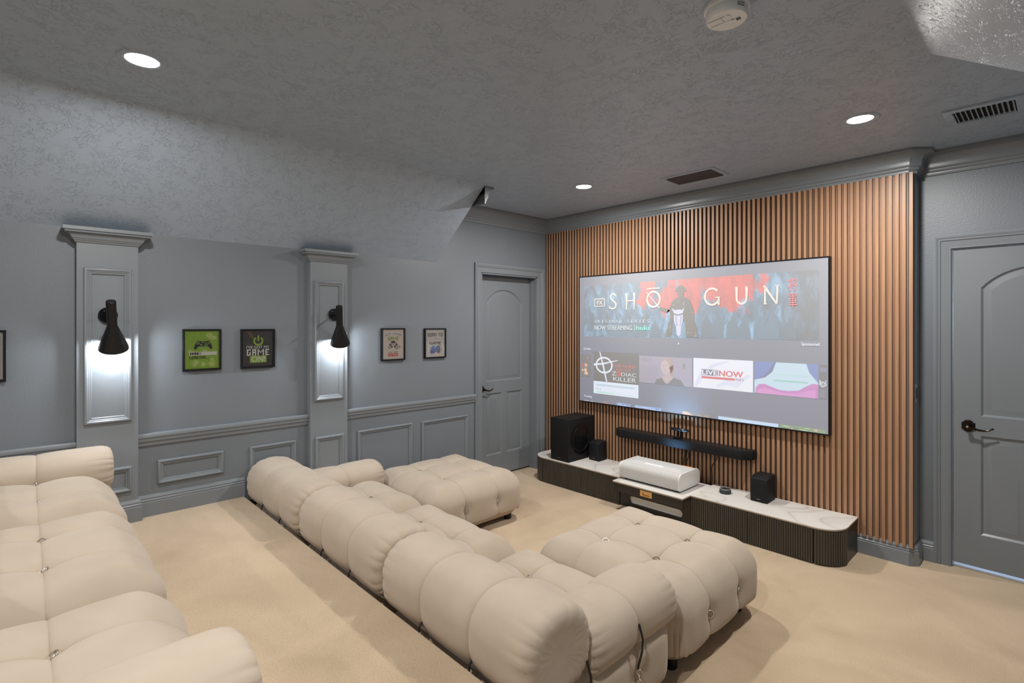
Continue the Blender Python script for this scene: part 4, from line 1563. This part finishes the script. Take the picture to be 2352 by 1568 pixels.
t = thing('drawer_cabinet', 'dark drawer unit with a gold pull and slotted front, pulled out under the projector', 'cabinet', (1.57, -0.25, 0))
XA, XB = 1.250, 1.890
bm = bmesh.new()
out = [(XA, 0.006), (XB, 0.006), (XB, 0.205), (XA, 0.205)]
r = 0.030
sl = arc(1.365, 0.072, r, 90, 270, 12) + arc(1.792, 0.072, r, -90, 90, 12)
es = []
for lp in (out, sl):
    vv = [bm.verts.new((p[0], CF + 0.004, p[1])) for p in lp]
    es += [bm.edges.new((vv[i], vv[(i + 1) % len(vv)])) for i in range(len(vv))]
bmesh.ops.triangle_fill(bm, use_beauty=True, edges=es)
mb = MB().bm(bm)
n = len(sl)
mb.add([(p[0], CF + 0.004, p[1]) for p in sl] + [(p[0], CF + 0.020, p[1]) for p in sl], [(i, (i + 1) % n, n + (i + 1) % n, n + i) for i in range(n)])
n = 4
mb.add([(p[0], CF + 0.004, p[1]) for p in out] + [(p[0], CF + 0.020, p[1]) for p in out], [(i, (i + 1) % n, n + (i + 1) % n, n + i) for i in range(n)])
part('slotted_front', mb, M['cab_flat'], t)
mb = MB().box((XA + 0.02, CF + 0.026, 0.020), (XB - 0.02, CF + 0.031, 0.135))  # white panel set close behind the slot so it looks bright
part('slot_panel', mb, M['white_interior'], t)
part('carcass', MB().box((XA, CF + 0.14, 0.0), (XB, -0.014, 0.205)).box((XA, CF + 0.020, 0.0), (XA + 0.015, CF + 0.14, 0.205)).box((XB - 0.015, CF + 0.020, 0.0), (XB, CF + 0.14, 0.205)).box((XA, CF + 0.02, 0.14), (XB, CF + 0.14, 0.15)), M['cab_flat'], t)
dr = part('drawer', MB().box((1.268, -0.534, 0.160), (1.892, -0.518, 0.2275)).box((1.30, -0.518, 0.20), (1.86, -0.30, 0.208)).box((1.884, -0.518, 0.212), (1.892, -0.06, 0.2275)).box((1.268, -0.518, 0.212), (1.276, -0.06, 0.2275)), M['cab_flat'], t)
part('worktop', MB().rbox((1.264, -0.540, 0.2355), (1.894, -0.075, 0.2405), 0.001, 1), M['stone'], t)
part('worktop_edge', MB().box((1.265, -0.539, 0.2275), (1.893, -0.075, 0.2355)), M['tan'], t)
hd = part('drawer_pull', MB().rbox((1.524, -0.5375, 0.174), (1.631, -0.534, 0.221), 0.001, 1), M['gold'], t)
hd['label'] = 'rectangular gold pull plate'
part('finger_slot', MB().rbox((1.548, -0.5384, 0.184), (1.612, -0.5374, 0.192), 0.0004, 1).lathe([(0.007, 0), (0.006, 0.001), (0.0004, 0.001)], 14, Matrix.Translation((1.552, -0.5374, 0.199)) @ Matrix.Rotation(PI / 2, 4, 'X')), M['gold_dark'], hd)

# ================================================================== ELECTRONICS
# ultra short throw projector on the drawer
t = thing('projector', 'white ultra short throw projector with pale fabric front on the drawer', 'projector', (1.545, -0.29, 0.2405))
PX0, PX1, PY0, PY1, PZ0, PZ1 = 1.268, 1.822, -0.462, -0.130, 0.252, 0.382


def sect(o=0.0):
    y0, y1, z0, z1 = PY0 + o, PY1 - o, PZ0 + o, PZ1 - o
    rt, rb = 0.050 - o, 0.030 - o
    return arc(y0 + rb, z0 + rb, rb, 180, 270, 6) + arc(y1 - rb, z0 + rb, rb, 270, 360, 6) + arc(y1 - 0.06, z1 - 0.06, 0.060 - o, 0, 90, 8) + arc(y0 + rt, z1 - rt, rt, 90, 180, 8)


part('body', MB().prism(sect(0.0), PX0 + 0.010, PX1 - 0.010, 'x'), M['proj_fabric'], t, 30)
for xa, xb in ((PX0, PX0 + 0.012), (PX1 - 0.012, PX1)):
    part('end_cap', MB().rprism(sect(-0.0015), xa, xb, 'x', 0.004, 2), M['proj_white'], t, 40)
part('top_cover', MB().box((PX0 + 0.012, -0.300, PZ1 - 0.001), (PX1 - 0.012, -0.190, PZ1 + 0.0015)), M['proj_fabric'], t)
mb = MB().prism([(PX0 + 0.070, -0.300), (PX1 - 0.070, -0.300), (PX1 - 0.020, -0.405), (PX0 + 0.020, -0.405)], PZ1 - 0.003, PZ1 + 0.001, 'z')
part('beam_tray', mb, M['proj_white'], t)
part('beam_window', MB().box((1.450, -0.345, PZ1 + 0.001), (1.610, -0.330, PZ1 + 0.0016)), M['lens_blue'], t)
pl_ = lamp('projector_lamp', 'AREA', (1.60, -0.335, PZ1 + 0.004), 0.6, (0.22, 0.55, 1.0), t, shape='RECTANGLE', size=0.14, size_y=0.014)
pl_.rotation_euler = (math.radians(138), 0, 0)
pl_.data.spread = math.radians(55)
part('orange_sticker', MB().box((PX1 - 0.120, -0.192, PZ1 + 0.0016), (PX1 - 0.030, -0.178, PZ1 + 0.0020)), M['orange'], t)
part('base', MB().box((PX0 + 0.04, -0.43, 0.2405), (PX1 - 0.015, -0.15, 0.256)), M['black'], t)
# soundbar
t = thing('soundbar', 'long black soundbar fixed to the slatted wall under the screen', 'soundbar', (1.60, -0.08, 0.510))
plan = [(0.975, -0.016), (0.975, -0.085), (1.030, -0.140), (2.155, -0.140), (2.222, -0.088), (2.222, -0.016)]
part('body', MB().rprism(plan, 0.506, 0.574, 'z', 0.004, 2), M['black_cloth'], t)
plan2 = [(p[0] + (0.006 if p[0] < 1.5 else -0.006), p[1] + (0.006 if p[1] < -0.05 else -0.006)) for p in plan]
part('top_grille', MB().prism(plan2, 0.574, 0.5755, 'z'), M['black'], t)
part('bottom_plate', MB().prism(plan2, 0.5045, 0.506, 'z'), M['black'], t)
for bx in (1.25, 1.95):
    part('wall_bracket', MB().box((bx, -0.018, 0.53), (bx + 0.05, -0.012, 0.56)), M['black'], t)
for bx in (1.115, 2.03):
    part('driver_ring', MB().torus(0.020, 0.0006, Matrix.Translation((bx, -0.1402, 0.540)) @ Matrix.Rotation(PI / 2, 4, 'X'), 28, 5), M['black_gloss'], t)

# camera on the soundbar
t = thing('webcam', 'small black camera bar clipped on the soundbar', 'camera', (1.61, -0.075, 0.5755))
part('clip', MB().rbox((1.572, -0.112, 0.5756), (1.622, -0.060, 0.588), 0.003).rbox((1.580, -0.118, 0.584), (1.614, -0.095, 0.590), 0.002), M['black'], t)
part('bracket', MB().rbox((1.583, -0.072, 0.587), (1.594, -0.060, 0.640), 0.002).rbox((1.612, -0.072, 0.580), (1.624, -0.060, 0.640), 0.002), M['black'], t)
part('bar', MB().tube([(1.523, -0.072, 0.647), (1.526, -0.072, 0.647), (1.556, -0.072, 0.647), (1.558, -0.072, 0.647), (1.660, -0.072, 0.647), (1.662, -0.072, 0.647), (1.690, -0.072, 0.647), (1.693, -0.072, 0.647)], [0.010, 0.012, 0.012, 0.013, 0.013, 0.012, 0.012, 0.010], 18), M['black_gloss'], t)
part('sensor_plate', MB().rbox((1.578, -0.0862, 0.640), (1.628, -0.080, 0.654), 0.002), M['black'], t)
part('lens', MB().lathe([(0.005, 0), (0.004, 0.002), (0.0005, 0.002)], 16, Matrix.Translation((1.603, -0.0862, 0.647)) @ Matrix.Rotation(PI / 2, 4, 'X')), M['black_gloss'], t)

# subwoofer
t = thing('subwoofer', 'tall black subwoofer box with a side driver on the console end', 'speaker', (0.552, -0.205, CT))
bm = bmesh.new()
part('cabinet', MB().rbox((0.440, -0.402, CT + 0.004), (0.665, -0.014, 0.643), 0.006, 3), M['black_cloth'], t)
md = Matrix.Translation((0.665, -0.222, 0.442)) @ Matrix.Rotation(PI / 2, 4, 'Y')
part('driver', MB().lathe([(0.150, 0.0), (0.150, 0.0015), (0.146, 0.002), (0.120, 0.0016), (0.118, 0.003), (0.114, 0.003), (0.112, 0.0015), (0.06, 0.0008), (0.0005, 0.0008)], 64, md, close=False), M['black_gloss'], t)
part('surround_ring', MB().torus(0.119, 0.0022, Matrix.Translation((0.668, -0.222, 0.442)) @ Matrix.Rotation(PI / 2, 4, 'Y'), 64, 8), M['black_metal'], t)
part('base', MB().box((0.45, -0.39, CT), (0.655, -0.03, CT + 0.005)), M['black'], t)


def brand(parent, x, y, z, w, h):
    V, F = text_geo('SAMSUNG', 0.02)
    part('brand_lettering', MB().add([(x + w * u_, y, z + h * v_) for u_, v_ in V], F), ink((150, 150, 150)), parent)


brand(t, 0.535, -0.4024, 0.268, 0.022, 0.004)


def satellite(x0, x1, y0, y1, h, label):
    t = thing('rear_speaker', label, 'speaker', ((x0 + x1) / 2, (y0 + y1) / 2, CT), group='black satellite speakers')
    z = CT + 0.004
    # plan with clipped rear corners, sloping shoulder on top
    c = 0.022
    plan = [(x0, y0), (x1, y0), (x1, y1 - c), (x1 - c, y1), (x0 + c, y1), (x0, y1 - c)]
    ztop = lambda y: z + h + (0.016 if y > y0 + 0.03 else 0.0)
    V = [(p[0], p[1], z) for p in plan] + [(p[0], p[1], z + h - (0.0 if i < 2 else -0.014)) for i, p in enumerate(plan)]
    n = 6
    V += [(x0, y0 + 0.050, z + h + 0.016), (x1, y0 + 0.050, z + h + 0.016)]
    F = [(5, 4, 3, 2, 1, 0), (0, 1, 7, 6), (1, 2, 8, 13, 7), (2, 3, 9, 8), (3, 4, 10, 9), (4, 5, 11, 10), (5, 0, 6, 12, 11), (6, 7, 13, 12), (12, 13, 8, 9, 10, 11)]
    bmx = bmesh.new()
    vv = [bmx.verts.new(p) for p in V]
    for f in F:
        bmx.faces.new([vv[i] for i in f])
    bmesh.ops.recalc_face_normals(bmx, faces=list(bmx.faces))
    bmesh.ops.bevel(bmx, geom=list(bmx.edges), offset=0.003, segments=2, profile=0.5, affect='EDGES')
    part('cabinet', MB().bm(bmx), M['black_cloth'], t, 40)
    part('driver_ring', MB().torus((x1 - x0) * 0.33, 0.0006, Matrix.Translation(((x0 + x1) / 2, y0 - 0.0002, z + h * 0.52)) @ Matrix.Rotation(PI / 2, 4, 'X'), 32, 5), M['black_gloss'], t)
    part('base', MB().box((x0 + 0.012, y0 + 0.012, CT), (x1 - 0.012, y1 - 0.012, z + 0.001)), M['black'], t)
    brand(t, (x0 + x1) / 2 - 0.015, y0 - 0.0006, z + 0.016, 0.026, 0.0045)
    return t


satellite(0.714, 0.832, -0.158, -0.024, 0.160, 'small black speaker standing beside the subwoofer')
satellite(2.252, 2.372, -0.205, -0.028, 0.165, 'small black speaker standing alone on the marble console top')

t = thing('smart_speaker', 'small round charcoal smart speaker on the marble top', 'speaker', (2.052, -0.178, CT))
mt = Matrix.Translation((2.052, -0.178, CT))
part('body', MB().lathe([(0.034, 0.0), (0.0415, 0.004), (0.0425, 0.016), (0.0415, 0.030), (0.038, 0.034)], 40, mt), M['grey_cloth'], t)
part('light_ring', MB().torus(0.0375, 0.0018, Matrix.Translation((2.052, -0.178, CT + 0.0345)), 40, 6), M['light_ring'], t)
part('top_plate', MB().lathe([(0.036, 0.033), (0.036, 0.0352), (0.0005, 0.0352)], 40, mt, close=False), M['black_gloss'], t)
for a in range(4):
    q = (2.052 + 0.02 * math.cos(a * PI / 2), -0.178 + 0.02 * math.sin(a * PI / 2), CT + 0.0352)
    part('button', MB().lathe([(0.003, 0), (0.0026, 0.0008), (0.0004, 0.0008)], 12, Matrix.Translation(q)), M['light_ring'], t)


def cable(pts, r, label):
    P = [Vector(p) for p in pts]
    # Catmull-Rom
    out = []
    for i in range(len(P) - 1):
        p0, p1, p2, p3 = P[max(i - 1, 0)], P[i], P[i + 1], P[min(i + 2, len(P) - 1)]
        for k in range(6):
            s = k / 6
            out.append(0.5 * ((2 * p1) + (-p0 + p2) * s + (2 * p0 - 5 * p1 + 4 * p2 - p3) * s * s + (-p0 + 3 * p1 - 3 * p2 + p3) * s ** 3))
    out.append(P[-1])
    o = link('power_cable', MB().tube(out, r, 6).mesh('power_cable', M['black']))
    o['label'] = label
    o['category'] = 'cable'
    o['group'] = 'cables below the soundbar'
    return o


cable([(1.625, -0.028, 0.504), (1.632, -0.022, 0.44), (1.622, -0.02, 0.38), (1.628, -0.022, 0.31), (1.64, -0.045, 0.24)], 0.003, 'black cable hanging straight down behind the projector')
cable([(1.645, -0.030, 0.504), (1.668, -0.022, 0.43), (1.640, -0.020, 0.36), (1.655, -0.022, 0.30), (1.66, -0.05, 0.24)], 0.003, 'black cable bowing outwards behind the projector')
cable([(1.935, -0.030, 0.504), (1.905, -0.022, 0.44), (1.868, -0.022, 0.37), (1.872, -0.024, 0.30), (1.866, -0.03, 0.25), (1.80, -0.05, 0.226)], 0.003, 'black cable slanting from the soundbar down behind the drawer unit')


# ================================================================== SOFAS
SEAM = 0.155


def lobe(t):
    a = abs(t)
    if a < SEAM:
        return (1 - (a / SEAM) ** 2.3) ** 0.55
    s = min((a - SEAM) / 0.17, 1.0)
    return (1 - (1 - s) ** 2.3) ** 0.55


def axis_samples(h, nc, no):
    out = []
    for i in range(no + 1):
        s = i / no
        out.append(-(SEAM + (h - SEAM) * (1 - math.sin(PI / 2 * s))) if True else 0)
    # denser near the seam
    outer = [-(SEAM + (h - SEAM) * ((1 - i / no) ** 1.5)) for i in range(no + 1)]
    centre = [SEAM * math.sin(PI / 2 * (-1 + 2 * i / nc)) for i in range(1, nc)]
    return outer + centre + [-x for x in reversed(outer)]


def module_mesh():
    HX = 0.420          # half size before puffing
    ZB, ZT = 0.030, 0.357
    HZ = (ZT - ZB) / 2
    R = 0.105
    xs = axis_samples(HX, 22, 16)
    nz = 20
    zs = [-HZ + 2 * HZ * i / nz for i in range(nz + 1)]
    V, F, idx = [], [], {}

    def place(x, y, z):
        key = (round(x, 5), round(y, 5), round(z, 5))
        if key in idx:
            return idx[key]
        q = Vector((min(max(x, -HX + R), HX - R), min(max(y, -HX + R), HX - R), min(max(z, -HZ + R), HZ - R)))
        d = Vector((x, y, z)) - q
        n = d.normalized()
        p = q + n * R
        zz = p.z + (ZT + ZB) / 2
        bx, by = lobe(p.x), lobe(p.y)
        up_ = max(0.0, n.z)
        side = math.sqrt(max(0.0, 1 - n.z * n.z))
        fade = min(1.0, max(0.0, (zz - ZB) / 0.05))
        ax_, ay_ = abs(p.x), abs(p.y)
        near = lambda a: 0.50 + 0.50 * math.exp(-((a - SEAM) / 0.085) ** 2)
        # top: pillows between the seams, drawn down deepest at the buttons
        top_d = 0.048 - 0.026 * near(ay_) * (1 - bx) - 0.026 * near(ax_) * (1 - by) - 0.040 * (max(ax_, ay_) / HX) ** 4
        zn = 0.45 + 0.55 * math.exp(-((zz - 0.205) / 0.075) ** 2)
        side_d = 0.033 - 0.024 * zn * ((1 - by) if abs(n.x) > abs(n.y) else (1 - bx))
        side_d -= 0.012 * ((zz - 0.20) / 0.16) ** 2
        wt = up_ * up_
        disp = wt * top_d + (1 - wt) * side_d * fade
        if n.z < -0.3:
            disp *= 0.2
        for sx in (-1, 1):
            for sy in (-1, 1):
                if up_ > 0.5:
                    rr = (p.x - sx * SEAM) ** 2 + (p.y - sy * SEAM) ** 2
                    disp -= 0.010 * math.exp(-rr / (2 * 0.022 ** 2))
        if side > 0.5:
            for s_ in (-1, 1):
                a = p.y if abs(n.x) > abs(n.y) else p.x
                rr = (a - s_ * SEAM) ** 2 + (zz - 0.205) ** 2
                disp -= 0.014 * math.exp(-rr / (2 * 0.020 ** 2))
        # gathered pleats low at the vertical corners
        if side > 0.6 and abs(n.x) > 0.12 and abs(n.y) > 0.12:
            ang = math.atan2(abs(n.y), abs(n.x))
            mk = math.exp(-((ang - PI / 4) / 0.34) ** 2) * min(1, max(0, (0.30 - zz) / 0.12))
            disp -= 0.009 * mk * max(0.0, math.cos(ang * 34 + zz * 9)) ** 2
        p = p + n * disp
        idx[key] = len(V)
        V.append((p.x, p.y, p.z + (ZT + ZB) / 2))
        return idx[key]

    def grid(A, B, fn):
        for i in range(len(A) - 1):
            for j in range(len(B) - 1):
                F.append((place(*fn(A[i], B[j])), place(*fn(A[i + 1], B[j])), place(*fn(A[i + 1], B[j + 1])), place(*fn(A[i], B[j + 1]))))
    # corners need extra samples
    e = [-HX + R * k / 12 for k in range(13)]
    xs2 = sorted(set([round(v, 5) for v in xs if abs(v) < HX - R - 0.004] + [round(v, 5) for v in e] + [round(-v, 5) for v in e]))
    zs2 = sorted(set([round(-HZ + R * k / 9, 5) for k in range(10)] + [round(HZ - R * k / 9, 5) for k in range(10)] + [round(-HZ + R + (2 * HZ - 2 * R) * k / 5, 5) for k in range(6)]))
    grid(xs2, xs2, lambda a, b: (a, b, HZ))
    grid(xs2, xs2, lambda a, b: (b, a, -HZ))
    grid(xs2, zs2, lambda a, b: (a, -HX, b))
    grid(xs2, zs2, lambda a, b: (-a, HX, b))
    grid(xs2, zs2, lambda a, b: (HX, a, b))
    grid(xs2, zs2, lambda a, b: (-HX, -a, b))
    return MB().add(V, F).mesh('seat_cushion', M['velvet'], 60)


def roll_mesh(name, L, nl, a, b, zc, expo, crease=0.10):
    """stuffed roll along local x, centred; cross-section superellipse a (y) by b (z)"""
    NT = 126
    lobes = L / nl
    ss = []
    per = 14
    for k in range(nl):
        for i in range(per + 1):
            if k and i == 0:
                continue
            t = math.sin(PI / 2 * (-1 + 2 * i / per))
            ss.append((-L / 2 + (k + 0.5 + 0.5 * t) * lobes, t, k))
    V, F = [], []
    rings = []

    def ring(x, sc, pleat):
        st = len(V)
        for j in range(NT):
            th = 2 * PI * j / NT
            c, s = math.cos(th), math.sin(th)
            y = math.copysign(abs(c) ** (2 / expo), c) * a
            ex = expo if s > 0 else expo + 0.9
            y = math.copysign(abs(c) ** (2 / ex), c) * a
            z = math.copysign(abs(s) ** (2 / ex), s) * b
            k = sc * (1 - pleat * (1 - abs(math.sin(9 * th + 1.6 * math.sin(2 * th)))) ** 2 * 2.2)
            V.append((x, y * k, zc + z * k))
        rings.append(st)
    # end caps first: centre outwards
    ew = 0.055
    for f in (0.04, 0.2, 0.4, 0.6):
        ring(-L / 2 + 0.006 * (1 - f), f, 0.05 * f / 0.6)
    for x, t, k in ss:
        first, last = (k == 0), (k == nl - 1)
        body = 1 - crease * (1 - (max(0.0, 1 - abs(t) ** 2.6)) ** 0.5)
        if first and t < 0 or last and t > 0:
            dist = (x + L / 2) if first and t < 0 else (L / 2 - x)
            e = max(0.0, 1 - dist / ew)
            body = 0.74 + 0.26 * (1 - e ** 2.2) ** 0.5 if e > 0 else 1.0
            pl = 0.030 * math.exp(-dist / 0.038)
        else:
            pl = 0.0
        ring(x, body, pl)
    for f in (0.6, 0.4, 0.2, 0.04):
        ring(L / 2 - 0.006 * (1 - f), f, 0.05 * f / 0.6)
    for r0, r1 in zip(rings, rings[1:]):
        for j in range(NT):
            j2 = (j + 1) % NT
            F.append((r0 + j, r0 + j2, r1 + j2, r1 + j))
    F.append(tuple(rings[0] + j for j in range(NT - 1, -1, -1)))
    F.append(tuple(rings[-1] + j for j in range(NT)))
    return MB().add(V, F).mesh(name, M['velvet'], 60)


ME_MOD = module_mesh()
ME_BACK = roll_mesh('backrest', 0.894, 3, 0.168, 0.146, 0.474, 2.3, 0.11)
ME_ARM = roll_mesh('armrest', 0.590, 2, 0.155, 0.108, 0.388, 2.2, 0.10)
ME_RING = MB().torus(0.0175, 0.0024, Matrix.Identity(4), 22, 6).mesh('steel_ring', M['steel'], 60)
ME_FOOT = MB().lathe([(0.026, 0.0), (0.030, 0.006), (0.030, 0.052), (0.026, 0.055)], 20).mesh('foot', M['black'])
mb = MB().torus(0.010, 0.0022, Matrix.Translation((0, 0, 0.012)) @ Matrix.Rotation(PI / 2, 4, 'X'), 18, 6)
mb.torus(0.008, 0.0020, Matrix.Translation((0, 0, -0.008)) @ Matrix.Rotation(PI / 2, 4, 'Y'), 18, 6)
mb.torus(0.009, 0.0022, Matrix.Translation((0, 0, -0.026)) @ Matrix.Rotation(PI / 2, 4, 'X'), 18, 6)
ME_CLIP = mb.mesh('carabiner', M['steel'], 60)


def sofa_module(x, y, z, label, group, back=False, arm=0, sides=(), straps=True):
    """back: roll along the rear (-y) edge; arm: -1 / +1 roll along that x edge; sides: faces whose rings show"""
    t = thing('sofa_module', label, 'sofa', (x, y, z), group=group)
    link('seat_cushion', ME_MOD, t)
    for sx in (-1, 1):
        for sy in (-1, 1):
            link('foot', ME_FOOT, t, (sx * 0.34, sy * 0.34, 0))
            if back and sy < 0:
                continue
            if arm and sx == arm:
                continue
            o = link('steel_ring', ME_RING, t, (sx * SEAM, sy * SEAM, 0.360))
            o.rotation_euler = (random.uniform(0.5, 1.1), 0, random.uniform(-0.9, 0.9))
    for (nx, ny) in sides:
        for s_ in (-1, 1):
            p = (nx * 0.435 + ny * s_ * SEAM, ny * 0.435 + nx * s_ * SEAM, 0.205)
            o = link('steel_ring', ME_RING, t, p)
            o.rotation_euler = (PI / 2, 0, math.atan2(ny, nx) + PI / 2 + 0.5 * s_)
    if back:
        o = link('backrest', ME_BACK, t, (0, -0.287, 0))
        if straps:
            for s_ in (-1, 1):
                mb_ = MB()
                xx = s_ * SEAM
                mb_.tube([(xx, -0.418, 0.400), (xx, -0.438, 0.372), (xx, -0.444, 0.34), (xx, -0.436, 0.28), (xx, -0.430, 0.20)], 0.0042, 6)
                link('strap', mb_.mesh('strap', M['strap']), t)
    if arm:
        o = link('armrest', ME_ARM, t, (arm * 0.300, 0.158, 0))
        o.rotation_euler = (0, 0, PI / 2)
        link('carabiner', ME_CLIP, t, (arm * 0.128, 0.158, 0.372)).rotation_euler = (0, arm * 0.9, 0.4)
        if arm > 0:
            for yy in (0.155, -0.160):
                mb_ = MB()
                mb_.tube([(0.445, yy, 0.400), (0.462, yy, 0.350), (0.458, yy, 0.300), (0.444, yy, 0.245), (0.440, yy, 0.225)], 0.0045, 6)
                link('strap', mb_.mesh('strap', M['strap']), t)
            c = link('carabiner', ME_CLIP, t, (0.446, 0.155, 0.205))
            c.rotation_euler = (0, 0, 0.5)
    return t


GF = 'modules of the front sectional sofa'
GR = 'modules of the sofa on the raised platform'
SY0, SY1 = -2.562, -1.652
sofa_module(0.470, SY0, 0, 'cream tufted sofa seat with back and arm rolls in the corner by the wall', GF, True, -1)
sofa_module(1.377, SY0, 0, 'cream tufted middle sofa seat with a back roll but no armrest', GF, True, 0)
sofa_module(2.284, SY0, 0, 'cream tufted sofa seat with back and arm rolls at the open end', GF, True, 1)
sofa_module(0.470, SY1, 0, 'cream tufted ottoman section in front of the grey wall door', GF, False, 0, [(1, 0)])
sofa_module(2.284, SY1, 0, 'cream tufted ottoman section in front of the drawer unit with the projector', GF, False, 0, [(1, 0)])
RY = -4.235
sofa_module(0.480, RY, RISER_Z, 'cream tufted platform sofa seat with an arm roll against the wall', GR, True, -1)
sofa_module(1.387, RY, RISER_Z, 'cream tufted middle seat of the platform sofa', GR, True, 0)
sofa_module(2.294, RY, RISER_Z, 'cream tufted platform sofa seat with the large near arm roll', GR, True, 1)
for o in list(COL.objects):
    if o.name.startswith('sofa_module') and o.get('group') == GR:
        o.scale = (1.0, 1.06, 1.0)
